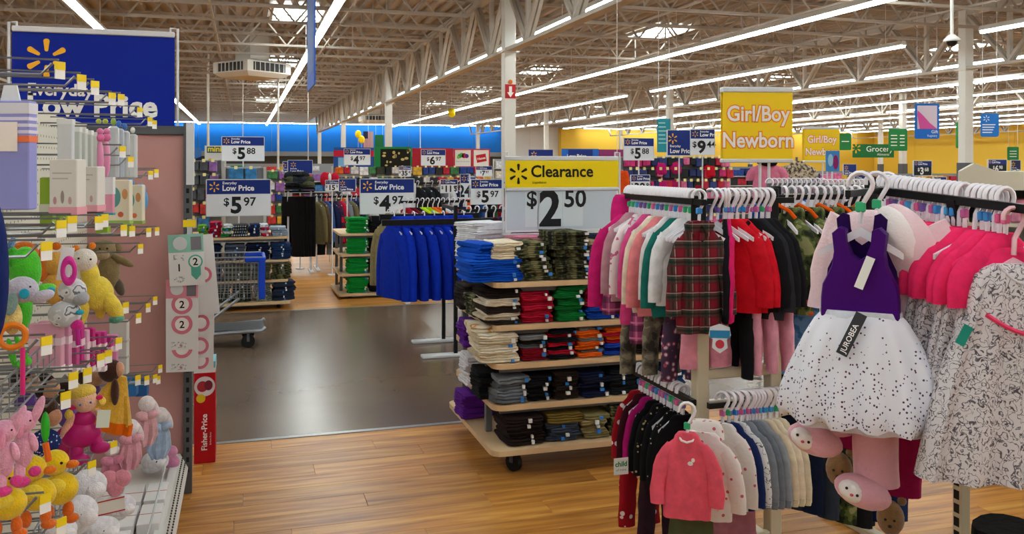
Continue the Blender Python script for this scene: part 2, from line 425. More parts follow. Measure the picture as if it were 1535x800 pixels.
for nm, x0, x1, y, z, lb in (('a', -12, 19, YF - .6, 4.66, 'light strip along the top of the blue wall'), ('b', 25.8, 52, YF - 1.0, 4.55, 'light strip along the top of the yellow wall')):
    t = thing('wall_light', lb, 'ceiling light', (0, y, z))
    h = put('housing', B().box(x0, -.06, .0, x1, .06, .09), HOUSE, t); put('tube', B().box(x0 + .02, -.05, -.05, x1 - .02, .05, -.003), TUBEM, h)
    for i in range(9): put('suspension_rod', RODM, HOUSE, t, (x0 + .5 + (x1 - x0 - 1) * i / 8, 0, .08), sc=(1, 1, (DECK - z - .11) / (DECK - LZ - .13)))
# skylights set in the deck
SKYM, N_, L_, P_ = newmat('skylight_diffuser'); P_.inputs['Emission Color'].default_value = (.88, 1.0, 1.0, 1); P_.inputs['Emission Strength'].default_value = SKYLIGHT_POWER
si = 0
for X in (1.3, 11.2, 21.6, 32.0):
    for Y in (13, 22.6, 33, 42.6, 53):
        si += 1
        o = struct('window_%d' % si, B().box(X - .6, Y - 1.15, DECK - .03, X + .6, Y + 1.15, DECK - .01), SKYM)
        b = B()
        for x in (-.62, .62): b.box(X + x - .03, Y - 1.2, DECK - .08, X + x + .03, Y + 1.2, DECK)
        for y in (-1.18, 0, 1.18): b.box(X - .62, Y + y - .02, DECK - .08, X + .62, Y + y + .02, DECK)
        put('window_frame', b, JOISTM, o)
# square air diffusers hanging under the joists
DARKV = M('vent_dark', '26282a', .6)
def diffuser(loc, label):
    t = thing('air_diffuser', label, 'air vent', loc)
    put('plenum', B().loft([[(x * k, y * k, z) for x, y in ((-.75, -.75), (.75, -.75), (.75, .75), (-.75, .75))] for k, z in ((.8, 0), (1, .12), (1, .42), (.45, .5))], True, True), M('vent_beige', 'c9c4ba', .5), t)
    for k in range(4):
        a = k * pi / 2; g = put('grille', B().box(-.55, -.765, .15, .55, -.74, .38), DARKV, t, rot=(0, 0, a))
        b = B()
        for i in range(7): b.box(-.52 + i * .165, -.785, .15, -.5 + i * .165, -.765, .38)
        put('blades', b, M('vent_beige', 'c9c4ba'), g)['kind'] = 'stuff'
    put('duct', B().box(-.33, -.33, .49, .33, .33, DECK - loc[2]), M('vent_beige', 'c9c4ba'), t)
p = at(378, 112, 25); diffuser((p.x, p.y, p.z - .1), 'beige square ceiling air diffuser with dark louvres at upper left')
bpy.data.objects['air_diffuser'].rotation_euler = (0, 0, radians(38))
p = at(560, 182, 50); diffuser((p.x, p.y, p.z - .1), 'far small air diffuser above the blue wall')
# ================================================================== GENERATORS
def wob(p, s, a): return noise.noise(Vector(p) * s) * a
def ring(cx, cy, z, hw, hd, n=20, p=2.4, fold=0, k=3, ph=0, tilt=0):
    R = []
    for i in range(n):
        a = 2 * pi * i / n; c, s = cos(a), sin(a)
        x = hw * math.copysign(abs(c) ** (2 / p), c); y = hd * math.copysign(abs(s) ** (2 / p), s)
        y += fold * sin(k * pi * x / max(hw, .01) + ph) * (1 if abs(c) < .95 else .3)
        R.append((cx + x, cy + y, z + tilt * x))
    return R
def body_mesh(rows, n=20, fold=.01, k=3, ph=0, hemwave=.0, name='body'):
    """rows: (z, half width, half depth [, x shift, y shift])"""
    R = []; m = len(rows)
    # refine
    rr = []
    for a, b in zip(rows, rows[1:]):
        rr.append(a)
        if abs(a[0] - b[0]) > .07: rr.append(tuple((x + y) / 2 for x, y in zip(a, b)))
    rr.append(rows[-1]); m = len(rr)
    for j, r in enumerate(rr):
        t = j / (m - 1); sx = r[3] if len(r) > 3 else 0; sy = r[4] if len(r) > 4 else 0
        q = ring(sx, sy, r[0], r[1], r[2], n, 2.4, fold * t, k, ph + t * 1.2)
        q = [(x + wob((x, y, z), 14, .006) * t, y + wob((y, z, x), 16, .010) * (.3 + t), z + (hemwave * sin(k * pi * x / max(r[1], .01) + ph) if j == m - 1 else 0)) for x, y, z in q]
        R.append(q)
    return B().loft(R).mesh(name, True, 75)
def tube_ring(p, d, rx, ry, n=10):
    d = d.normalized(); x = Vector((0, 1, 0)).cross(d)
    x = x.normalized() if x.length > .05 else Vector((1, 0, 0)); y = Vector((0, 1, 0))
    return [tuple(p + x * rx * cos(2 * pi * i / n) + y * ry * sin(2 * pi * i / n)) for i in range(n)]
def sleeve_mesh(p0, p1, p2, r0, r1, flat=.6, n=10, name='sleeve', wr=.006):
    p0, p1, p2 = map(Vector, (p0, p1, p2)); R = []; m = 7
    for j in range(m):
        t = j / (m - 1); p = p0 * (1 - t) ** 2 + p1 * 2 * t * (1 - t) + p2 * t * t
        d = (p1 - p0) * (1 - t) + (p2 - p1) * t; r = r0 + (r1 - r0) * t
        q = tube_ring(p, d, r, r * flat, n); R.append([(x + wob((x, z, y), 22, wr), y + wob((z, y, x), 25, wr), z) for x, y, z in q])
    return B().loft(R).mesh(name, True, 75)
GM = {}
def top_set(key, L=.36, S=.12, W=.13, D=.022, arm=.27, ar=.042, ac=.03, out=.05, neck=.04, fold=.006, k=3, n=20, z0=-.10, flat=.5, hood=False, slope=.045, arms=True, fwd=0):
    """meshes of a top hung on a hanger whose hook rides at the origin"""
    if key in GM: return GM[key]
    g = {}
    ph = random.random() * 6
    g['body'] = body_mesh([(z0 + .012, neck, D * .7), (z0, neck * 1.35, D * .8), (z0 - slope * .45, S * .68, D), (z0 - slope, S * .98, D * 1.0), (z0 - slope - .05, S * 1.0, D * 1.15), (z0 - L * .5, (S + W) / 2, D * 1.3), (z0 - L * .8, W, D * 1.35), (z0 - L, W * .99, D * 1.3)], n, fold, k, ph)
    if arms:
        g['sleeve'] = []
        for s in (-1, 1):
            a = Vector((s * S * .7, 0, z0 - slope * .75 - ar * .8)); c = Vector((s * (S + out * 1.0), fwd * .4, z0 - slope - arm * .3)); e = Vector((s * (S + out * .9), fwd, z0 - slope - arm))
            g['sleeve'].append(sleeve_mesh(a, c, e, ar, ac, flat, 10 if n > 12 else 7))
    if hood:
        b = B(); R = []
        for j in range(6):
            t = j / 5; zz = z0 - .015 + .105 * hood * sin(t * pi * .55); R.append(ring(0, .02 + .02 * t, zz, (neck * 1.7) * (1 - .55 * t ** 2), D * 1.5 * (1 - .4 * t), 14))
        g['hood'] = b.loft(R).mesh('hood', True, 75)
    # neck opening
    GM[key] = g
    return g
def pants_set(key, L=.42, Wd=.095, D=.022, leg=.05, hem=.042, z0=-.1, n=12, gap=.012):
    if key in GM: return GM[key]
    g = {'waist': body_mesh([(z0, Wd, D), (z0 - .02, Wd, D), (z0 - L * .2, Wd * 1.05, D * 1.2), (z0 - L * .33, Wd * 1.04, D * 1.2)], 16, .002), 'leg': []}
    for s in (-1, 1):
        g['leg'].append(sleeve_mesh((s * (Wd * .52), 0, z0 - L * .25), (s * (Wd * .56 + gap), 0, z0 - L * .6), (s * (Wd * .55 + gap), 0, z0 - L), leg, hem, .5, n, 'leg'))
    GM[key] = g
    return g
def wear(g, name, label, cat, mat, loc, rz=0, group=None, mats={}, sc=1, jitter=True):
    t = thing(name, label, cat, loc, rz, group)
    if sc != 1: t.scale = (sc, sc, sc)
    for part, me in g.items():
        for m in (me if isinstance(me, list) else [me]): put(part, m, mats.get(part, mat), t)
    return t
def tagcard(parent, x, z, w, h, y=-.03, mat=None, rot=(0, 0, 0), name='hang_tag'):
    return put(name, B().box(-w / 2, -.001, -h, w / 2, .001, 0), mat or WHITE, parent, (x, y, z), rot)
HANG = None
CLEAR = M('hanger_plastic', 'e9e6ee', .25)
def hanger_proto(width=.24):
    k = ('hanger', width)
    if k in GM: return GM[k]
    g = {}
    pts = []
    for i in range(9): a = radians(190 - i * 27); pts.append((.026 * cos(a), 0, .026 * sin(a) + 0))
    pts += [(.012, 0, -.032), (.002, 0, -.05), (0, 0, -.09)]
    g['hook'] = B().tube(pts, .0062, 6).mesh('hook', True, 60)
    P = []; hw = width / 2
    for i in range(9): x = -hw + width * i / 8; P.append((x, -.096 - .058 * (abs(x) / hw)))
    P2 = [(x, z - .014 - .008 * (1 - abs(x) / hw)) for x, z in P][::-1]
    g['shoulder_bar'] = B().prism((P + P2)[::-1], -.004, .004).mesh('shoulder_bar')
    g['size_clip'] = B().rbox(-.011, -.007, -.064, .011, .007, -.040, .003).mesh('size_clip')
    GM[k] = g
    return g
CLIPC = ['3a8fd6', 'e0669a', '38b37a', '7a5fae', '4aa0d8', 'c86aa8']
def hanger(loc, rz, label, group, width=.24, clip=None, mat=None, parts=True, sc=1, tilt=0):
    g = hanger_proto(width); t = thing('clothes_hanger', label, 'hanger', loc, rz, group)
    t.rotation_euler = (0, tilt, rz)
    if sc != 1: t.scale = (sc,) * 3
    put('hook', g['hook'], mat or CLEAR, t); put('shoulder_bar', g['shoulder_bar'], mat or CLEAR, t)
    if clip: put('size_clip', g['size_clip'], plas(clip), t)
    return t
# folded clothes
def folded_mesh(w, d, t, seed):
    k = ('fold', round(w, 3), round(d, 3), round(t, 3), seed)
    if k in GM: return GM[k]
    rnd = random.Random(seed); prof = []
    for i in range(5): a = -pi / 2 - pi * i / 4; prof.append((-d / 2 + t / 4 + cos(a) * t / 4 * 1.4, t / 4 + sin(a) * t / 4))
    for i in range(5): a = -pi / 2 - pi * i / 4; prof.append((-d / 2 + t / 4 + .004 + cos(a) * t / 4 * 1.4, 3 * t / 4 + sin(a) * t / 4))
    prof += [(0, t * 1.02), (d / 2 - .01, t * .95), (d / 2, t * .6), (d / 2, t * .2), (d / 2 - .01, 0), (0, 0)]
    R = []; xs = [-1, -.97, -.85, -.45, 0, .45, .85, .97, 1]; o = rnd.random() * 50
    for x in xs:
        e = 1 - max(0, abs(x) - .85) / .15 * .25
        R.append([(x * w / 2 + noise.noise((y * 9 + o, z * 50, 0)) * .008, y * (1 - (1 - e) * .15) + noise.noise((x * 1.5 + o, y * 5, 3)) * .02, t / 2 + (z - t / 2) * e + noise.noise((x * 2.5 + o, y * 7, 9)) * t * .45) for y, z in prof])
    GM[k] = B().loft(R).mesh('folded', True, 60)
    return GM[k]
STICK = [M('sticker_white', 'e8eaee', .4), M('sticker_blue', '2f7fd0', .4), M('sticker_white', 'e8eaee', .4)]
def pile(name, labelf, cat, group, x, y, z, mats, n, w=.2, d=.26, t=.02, rz=0, lean=0, sticker=True, stx=.34, jit=.012):
    """stack of folded garments, each one a thing of its own; local front is -Y"""
    zz = z; out = []
    for i in range(n):
        m = mats[i % len(mats)] if not callable(mats) else mats(i)
        me = folded_mesh(w, d, t, i % 4); dx = random.uniform(-jit, jit) + lean * i
        nm, lb = (name, labelf(i, n)) if callable(labelf) else (name, labelf)
        o = tag(put(nm, me, m, None, (x + dx * cos(rz), y + random.uniform(-jit, jit) + dx * sin(rz), zz), (0, 0, rz + random.uniform(-.08, .08))), lb, cat, group)
        if sticker and random.random() < .7:
            st = put('size_sticker', STK, STICK[(i + int(x * 10)) % 3], o, (w * stx + random.uniform(-.008, .008), -d / 2 - .008, t * .12), sc=(random.uniform(.6, 1.3), 1, t / .02 * random.uniform(.6, 1)))
        zz += t * .96; out.append(o)
    return zz, out
STK = B().box(-.009, -.006, 0, .009, .012, .0165).mesh('size_sticker')
# price signs -----------------------------------------------------------------
FRAMEW = M('sign_frame', 'd4d7dc', .35); BOARDW = M('sign_board', 'e4e8ee', .45); PRICEK = M('price_black', '14171c', .45)
def low_price_header(t, w, z0, z1, colour=None, y=-.008):
    """navy band with a spark and the two lines of lettering"""
    hh = z1 - z0
    put('header_band', B().box(-w / 2, y, z0, w / 2, y + .004, z1), colour or NAVYP, t)
    r = hh * .34; spark(t, -w / 2 + hh * .52, (z0 + z1) / 2, r, SPARKY, y - .001)
    text(t, 'Everyday', hh * .26, -w / 2 + hh * 1.05, z0 + hh * .68, WHITE, y - .001, .02, 'LEFT')
    text(t, 'Low Price', hh * .52, -w / 2 + hh * 1.03, z0 + hh * .24, WHITE, y - .001, .03, 'LEFT')
def price(t, w, z0, z1, dollars, cents, mat=None, y=-.0085, dx=0):
    mat = mat or PRICEK; hh = z1 - z0; S = hh * .98; nd = len(dollars)
    xd = -.04 * w + dx
    text(t, '$', S * .5, xd - S * .30 * nd - S * .14, z0 + hh * .48, mat, y, .02, name='price_digits')
    text(t, dollars, S * 1.05, xd, z0 + hh * .14, mat, y, .035, name='price_digits')
    text(t, cents, S * .56, xd + S * .30 * nd + S * .03, z0 + hh * .46, mat, y, .02, 'LEFT', name='price_digits')
def sign(label, p, w, h, kind='price', dollars='5', cents='97', rz=0, post=None, head=.36, group=None, colour=None, dark=False):
    """sign standing on its bottom centre p; post = length of the stem below"""
    t = thing('price_sign', label, 'sign', p, rz, group)
    put('board', B().box(-w / 2, -.006, 0, w / 2, .006, h), BOARDW if not dark else M('dark_board', '15181f', .4), t)
    if kind == 'price':
        low_price_header(t, w, h * (1 - head), h, colour); price(t, w, 0, h * (1 - head), dollars, cents, WHITE if dark else None)
    elif kind == 'panel':
        put('header_band', B().box(-w / 2, -.009, 0, w / 2, -.006, h), colour or NAVYP, t)
        spark(t, -w * .28, h * .66, h * .2, SPARKY, -.0105)
        text(t, 'Everyday', h * .13, -w * .4, h * .33, WHITE, -.0105, .02, 'LEFT'); text(t, 'Low Price', h * .24, -w * .4, h * .1, WHITE, -.0105, .03, 'LEFT')
    e = max(.006, w * .014); b = B()
    for a, c in (((-w / 2, h), (w / 2, h)), ((-w / 2, 0), (w / 2, 0)), ((-w / 2, 0), (-w / 2, h)), ((w / 2, 0), (w / 2, h))):
        b.bar((a[0], -.002, a[1]), (c[0], -.002, c[1]), e, .02 if True else e, up=(0, 1, 0))
    put('frame', b, FRAMEW, t)
    if post == 'floor':
        post = p[2]; put('base', B().cyl((0, 0, -post), (0, 0, -post + .012), .07, 14), FRAMEW, t)
    if post: put('post', B().cyl((0, 0, -post), (0, 0, 0), .009, 8), FRAMEW, t)
    return t
# ================================================================== TABLE RACKS WITH FOLDED CLOTHES
MAPLE = M('maple_shelf', 'd2b48c', .45, var=.06, vscale=5); UPR = M('upright_grey', '6e7276', .4, metal=.3); BEIGE = M('upright_beige', 'c9c0a6', .45)
RUBBER = M('black_rubber', '0e0e0f', .6)
def caster(parent, x, y, r=.05, top=.13, rz=0):
    c = put('caster', B().cyl((-.016, 0, r), (.016, 0, r), r, 16), RUBBER, parent, (x, y, 0), (0, 0, rz), smooth=True)
    put('fork', B().box(-.024, -.012, r, -.019, .012, top - .012).box(.019, -.012, r, .024, .012, top - .012).box(-.026, -.022, top - .014, .026, .022, top), GREYP, c)
def shelf_rack(label, x0, x1, y0, y1, zs, deck_out=.07, r=.06, posts=None, th=.028, casters=True, rear=None):
    t = thing('table_rack', label, 'display rack', (0, 0, 0))
    for i, z in enumerate(zs):
        e = deck_out if i == 0 else 0
        put('shelf', B().slab(rrect(x0 - e * .4, y0 - e, x1 + e * .4, y1 + e, r), z - th, z), MAPLE, t)
        bb = B().box(x0 + .05, y0 + .06, z - th - .03, x1 - .05, y0 + .085, z - th); put('shelf_bracket', bb, UPR, t)
    for (x, y) in posts or [(x0 + .05, y0 + .3), (x0 + .05, y1 - .08), (x1 - .05, y0 + .3), (x1 - .05, y1 - .08)]:
        put('upright', B().rbox(x - .018, y - .018, zs[0], x + .018, y + .018, zs[-1] - th, .003), UPR, t)
    for x, y, rz in ((x0 + .13, y0 + .07, .5), (x0 + .1, y1 - .08, .2), (x1 - .1, y0 + .07, -.3), (x1 - .1, y1 - .08, .4)): caster(t, x, y, .048, zs[0] - th, rz)
    return t
TX0, TX1, TY0, TY1 = 1.27, 2.36, 4.48, 5.40
TZ = [.155, .372, .592, .797, 1.025]
shelf_rack('maple five-shelf rolling rack of folded kids clothes under the clearance sign', TX0, TX1, TY0, TY1, TZ)
def fx(p0, p1, Y=4.56): a, b = XY(p0, Y), XY(p1, Y); return (a + b) / 2, (b - a)
def sh(i): return ['bottom shelf', 'second lowest shelf', 'middle shelf', 'upper shelf', 'top'][i] + ' of the clearance rack'
def shelf_pile(si, p0, p1, what, mats, n, t=.02, d=.25, y=None, lean=0, lbl=None, stx=.34, dz=0, sticker=True):
    x, w = fx(p0, p1); y = y if y is not None else TY0 + d / 2 + .025
    lab = 'folded %s, stacked on the %s' % (what, sh(si)) if lbl is None else lbl
    noun = next(k for k in ('shirt', 'trousers', 'sweater', 'jeans', 'hat') if k in what.split())
    return pile('folded_' + noun, lab, 'folded clothes', 'folded ' + what + ', ' + sh(si), x, y, TZ[si] + .004 + dz, mats, n, w * .96, d, t, lean=lean, stx=stx, sticker=sticker)
CAMOG = camo('camo_green', ['20231a', '3b3f28', '5d5a38', '7c7450'], 26); CAMOD = camo('camo_dark', ['14150f', '2c2e20', '44442c', '6a6746'], 30)
# top shelf
zt, _ = shelf_pile(4, 699, 781, 'royal blue shirt', [fab('0d4fc0'), fab('0b47b4')], 5, .024, .3)
pile('folded_shirt', 'cream shirt folded on top of the royal blue stack, yellow print at its edge', 'folded clothes', 'cream shirts on the blue stack', fx(732, 776)[0], TY0 + .15, zt, [fab('d9cbae'), fab('e3d8c0')], 4, .155, .22, .024, rz=.06)
pile('folded_shirt', 'royal blue shirt slumped at the left end of the rack top', 'folded clothes', 'slumped blue shirts', fx(702, 735)[0] + .01, TY0 + .17, zt, [fab('0d4fc0')], 3, .12, .24, .03, rz=.3, sticker=False)
shelf_pile(4, 778, 826, 'green camouflage trousers', [CAMOG], 10, .021, .26, lean=-.0045, stx=.3)
shelf_pile(4, 830, 881, 'dark camouflage trousers', [CAMOD], 13, .0205, .26, lean=-.002, stx=.42)
zw, _ = shelf_pile(4, 884, 926, 'white shirt', [fab('dfe0e4'), fab('d2d5dc')], 9, .02, .25)
pile('folded_shirt', 'beige shirt folded on top of the white stack', 'folded clothes', None, fx(884, 926)[0], TY0 + .15, zw, [fab('a89478')], 1, .165, .24, .03)
pile('folded_shirt', 'navy shirt folded topmost on the white and beige stack', 'folded clothes', None, fx(888, 926)[0] + .02, TY0 + .16, zw + .03, [fab('1d2536')], 1, .16, .24, .028)
# back of the top shelf, seen over the front stacks
pile('folded_ruffled_top', 'white ruffled top in the tall stack at the rear left corner of the rack', 'folded clothes', 'white ruffled tops on the rack top', TX0 + .12, 5.16, TZ[4] + .004, [fab('e4e4e8'), fab('d6d7de')], 12, .22, .26, .024, rz=-1.2, sticker=False, jit=.014)
pile('folded_blouse', 'pink blouse folded behind the cream shirts on the rack top', 'folded clothes', 'pink tops at the back of the rack top', fx(768, 800, 5.0)[0] + .0, 4.93, TZ[4] + .004, [fab('c97f95')], 9, .2, .22, .024, sticker=False)
pile('folded_trousers', 'dark camouflage trousers folded at the back of the rack top', 'folded clothes', 'camouflage trousers at the back of the rack top', fx(815, 860, 5.0)[0], 4.95, TZ[4] + .004, [CAMOD], 9, .24, .22, .022, sticker=False)
# shelf 4
shelf_pile(3, 724, 776, 'brown and cream striped shirt', [fab('2b211d'), fab('cdbfa9'), fab('cfc2ae'), fab('2b211d')], 7, .02)
pile('folded_shirt', 'dark brown shirt folded topmost on the cream stack under the rack top', 'folded clothes', 'dark brown shirts under the rack top', fx(724, 776)[0], TY0 + .16, TZ[3] + .14, [fab('1f1716')], 2, .2, .24, .026)
shelf_pile(3, 779, 826, 'crimson shirt with white print', [fab('a0102c'), fab('b21430')], 7, .024, lean=-.003)
shelf_pile(3, 829, 870, 'emerald green shirt', [fab('0b6b2c'), fab('0f7a35'), fab('0a5a26')], 9, .0215)
zr, _ = shelf_pile(3, 873, 915, 'royal blue and navy shirt', [fab('143f9e'), fab('1a4bb0')], 3, .023)
pile('folded_shirt', 'red shirt with white print folded on the blue ones under the rack top', 'folded clothes', 'red shirts on the blue stack', fx(873, 915)[0], TY0 + .15, zr, [fab('8e1428')], 4, .165, .24, .026)
shelf_pile(3, 917, 958, 'navy and red shirt', [fab('16308c'), fab('1b3c9c'), fab('7a1226')], 7, .024)
# middle shelf
zc, _ = shelf_pile(2, 714, 774, 'cream sweater', [fab('d8ccb4'), fab('cabd9f'), fab('e0d6c2')], 6, .027)
pile('folded_sweater', 'cream sweater with orange print folded topmost on the middle shelf', 'folded clothes', None, fx(714, 766)[0] - .02, TY0 + .17, zc, [ramp_mat('cream_orange', 'noise', [(0, 'd8ccb4'), (.5, 'cabd9f'), (.56, 'c98a2a'), (.62, 'd8ccb4')], 14)], 1, .2, .24, .04, sticker=False)
zk, _ = shelf_pile(2, 777, 815, 'dark red shirt', [fab('8c0f24')], 3, .022)
pile('folded_shirt', 'grey and black striped shirt folded on the dark red ones', 'folded clothes', 'striped shirts on dark red stack', fx(777, 815)[0], TY0 + .15, zk, [fab('5d6166'), fab('17181a'), fab('787c80')], 3, .15, .24, .025)
shelf_pile(2, 817, 858, 'red and black striped shirt', [fab('14141a'), fab('b0122e'), fab('14141a'), fab('b8142f')], 7, .0235)
shelf_pile(2, 861, 899, 'orange and grey striped shirt', [fab('d95a12'), fab('77706a'), fab('e0640f')], 8, .0215)
zb, _ = shelf_pile(2, 902, 938, 'blue and orange shirt', [fab('1b3fa6'), fab('16348c')], 3, .022)
pile('folded_shirt', 'red and orange shirt folded on the blue ones at the right of the middle shelf', 'folded clothes', 'red and orange shirts on the middle shelf', fx(902, 938)[0], TY0 + .15, zb, [fab('a81830'), fab('d0560f')], 4, .145, .24, .022)
shelf_pile(2, 945, 1005, 'dark brown trousers', [fab('241c1c')], 5, .025, sticker=False)
# second shelf
shelf_pile(1, 738, 786, 'grey knit hat', [fab('565a60'), fab('6b7076')], 4, .036, .2)
shelf_pile(1, 788, 822, 'black trousers with white stripes', [fab('131317')], 5, .028)
shelf_pile(1, 824, 862, 'dark brown trousers with labels', [fab('261d17')], 6, .025, stx=.1)
shelf_pile(1, 864, 906, 'navy shirt with white edging', [fab('141b3a'), fab('11152a')], 5, .027)
shelf_pile(1, 909, 950, 'black cargo trousers', [fab('1a1c22')], 5, .028, stx=0)
shelf_pile(1, 953, 986, 'navy denim jeans', [fab('17264a')], 5, .028, stx=0)
shelf_pile(1, 988, 1022, 'blue denim jeans', [fab('1c4070')], 5, .029, stx=0)
# bottom shelf
shelf_pile(0, 752, 808, 'dark brown jogging trousers', [fab('211716')], 5, .03, y=TY0 + .12, stx=.15)
zo, _ = shelf_pile(0, 815, 862, 'slate grey jeans', [fab('3a4150')], 4, .024, y=TY0 + .12, stx=.05)
pile('folded_trousers', 'olive trousers folded on the slate grey jeans of the bottom shelf', 'folded clothes', 'olive trousers on slate jeans', fx(812, 864)[0], TY0 + .13, zo, [fab('6e5a2a')], 2, .2, .24, .026, sticker=False)
shelf_pile(0, 866, 904, 'khaki trousers', [fab('7c7048'), fab('8a7c58')], 5, .026, y=TY0 + .12, stx=.1)
shelf_pile(0, 907, 950, 'camouflage cargo trousers', [CAMOG], 6, .027, y=TY0 + .12)
# ruffled heaps on the left end of the rack
def ruffle(si, y, mat, label, n, t=.03, wd=.2, h0=0):
    pile('folded_ruffled_top', label, 'folded clothes', label, TX0 + .06, y, TZ[si] + .004, [mat], n, wd, .2, t, rz=-pi / 2, sticker=False, jit=.02)
ruffle(2, 5.05, fab('5a1f86'), 'purple ruffled top heaped at the left end of the middle shelf', 5)
ruffle(1, 5.0, fab('d5d3da'), 'white fringed top heaped at the left end of the second shelf', 6)
ruffle(0, 5.12, fab('5b2088'), 'purple fringed top pushed back on the bottom shelf', 5)
ruffle(1, 4.74, fab('141416'), 'black ruffled top on the left end of the second shelf', 5)
ruffle(3, 5.1, fab('2a2324'), 'dark patterned top on the left end under the rack top', 5)
ruffle(3, 4.86, CAMOD, 'dark camouflage top on the left end under the rack top', 4)
# clearance sign
CLY = M('clearance_yellow', 'f2d600', .45)
p0 = atY(757, 347, 4.97); p1 = atY(926, 345, 4.97); sw = p1.x - p0.x
sg = thing('clearance_sign', 'yellow and white clearance sign reading $2.50 above the folded clothes', 'sign', ((p0.x + p1.x) / 2, 4.97, p0.z - .005))
sh_ = .438
put('board', B().box(-sw / 2, -.006, 0, sw / 2, .006, sh_), BOARDW, sg)
hb = put('header_band', B().box(-sw / 2, -.011, sh_ * .60, sw / 2, -.006, sh_ * .965), CLY, sg)
put('lower_panel', B().box(-sw / 2 + .01, -.009, .012, sw / 2 - .01, -.006, sh_ * .555), M('sign_card', 'c3d0de', .4), sg)
put('divider_rail', B().rbox(-sw / 2, -.018, sh_ * .555, sw / 2, -.006, sh_ * .6, .004), FRAMEW, sg)
spark(sg, -sw * .39, sh_ * .785, .058, BLACK, -.0125)
text(sg, 'Clearance', .098, -sw * .285, sh_ * .745, BLACK, -.0125, .022, 'LEFT')
text(sg, 'Liquidation', .02, -sw * .27, sh_ * .655, BLACK, -.0125, .005, 'LEFT')
for xx, ww in ((-sw * .275, .085), (-sw * .115, .155), (sw * .085, .13)): put('digit_card', B().box(xx - ww / 2, -.0115, .03, xx + ww / 2, -.009, sh_ * .54), M('digit_card', 'd3dfe8', .4), sg)
text(sg, '$', .13, -sw * .275, sh_ * .35, PRICEK, -.013, .02, name='price_digits'); text(sg, '2', .295, -sw * .115, sh_ * .09, PRICEK, -.013, .03, name='price_digits', sx=.95)
text(sg, '50', .145, sw * .005, sh_ * .335, PRICEK, -.013, .022, 'LEFT', name='price_digits')
b = B()
for x in (-sw / 2 - .012, sw / 2 + .012): b.tube([(x, 0, -.012), (x, 0, sh_ + .035), (x - math.copysign(.03, x), 0, sh_ + .035), (x - math.copysign(.03, x), 0, sh_ + .01)], .006, 6)
b.tube([(-sw / 2 - .012, 0, -.012), (sw / 2 + .012, 0, -.012)], .006, 6)
put('wire_frame', b, FRAMEW, sg)
put('top_rail', B().rbox(-sw / 2, -.012, sh_ * .965, sw / 2, .01, sh_ + .012, .004), FRAMEW, sg)
put('post', B().cyl((0, .02, -(p0.z - TZ[4])), (0, .02, 0), .011, 8), FRAMEW, sg)

# -------- jeans table beyond the aisle, left
JX0, JX1, JY0, JY1 = -1.0, .50, 10.45, 11.45
JZ = [.09, .335, .565, .83]
shelf_rack('maple rolling rack of folded jeans behind the shopping cart', JX0, JX1, JY0, JY1, JZ, .06)
NB = ['16233f', '1a2a4a', '223250', '2b3038']
def jp(si, p0, p1, what, mats, n, t=.026, where=''):
    a, b_ = XY(p0, JY0 + .1), XY(p1, JY0 + .1)
    pile('folded_' + what.split()[-1], 'folded %s stacked on the %s of the rack behind the cart' % (what, ['bottom deck', 'lower shelf', 'upper shelf', 'top'][si]), 'folded clothes', what + ' behind the cart', (a + b_) / 2, JY0 + .17, JZ[si] + .004, mats, n, (b_ - a) * .95, .3, t, stx=.05)
jp(2, 296, 332, 'navy jeans', [fab('16233f')], 7); jp(2, 336, 367, 'washed grey jeans', [fab('4a5566')], 7); jp(2, 369, 404, 'midnight blue jeans', [fab('141d38')], 7); jp(2, 406, 436, 'blue denim shorts', [fab('20355e')], 7)
jp(1, 298, 332, 'indigo jeans', [fab('1c2b4c')], 6, .029); jp(1, 334, 376, 'olive trousers', [fab('4b4a33'), fab('57543a')], 6, .029); jp(1, 378, 405, 'moss trousers', [fab('53553c')], 6, .029); jp(1, 407, 437, 'camouflage shorts', [CAMOG], 6, .029)
jp(0, 300, 345, 'dark olive trousers', [fab('3f3f31')], 7, .027); jp(0, 348, 378, 'slate camouflage shorts', [CAMOD], 7, .027); jp(0, 381, 406, 'pale camouflage shorts', [camo('camo_pale', ['4a4d48', '6a6d64', '8b8d84', 'a9aaa0'], 30)], 7, .027); jp(0, 408, 442, 'slate blue jeans', [fab('2a3346')], 8, .027)
TEES = [('red', 'a51230'), ('navy', '1a2144'), ('green', '1c7a3a'), ('white', 'd8dade'), ('checked', None), ('teal', '1f5f70'), ('grey', '7d8188'), ('crimson', '8a1030')]
for i, (p0_, p1_, c, hx, n) in enumerate(((298, 312, 'lime green', '5e9a30', 4), (313, 331, 'red striped', 'a51230', 5), (333, 347, 'bright green', '23803c', 4), (349, 372, 'black and white checked', None, 4), (374, 390, 'navy checked', '1c2548', 4), (391, 404, 'red and white', 'b8203c', 4), (405, 430, 'pale blue checked', '9aa7b8', 3))):
    mt = fab(hx) if hx else plaid('check_bw', 'c9cbd0', [(40, 0, .5, '15161a', .9)])
    jp(3, p0_, p1_, c + ' shirt', [mt, fab('c8ccd2') if i % 3 == 2 else mt], n, .035)
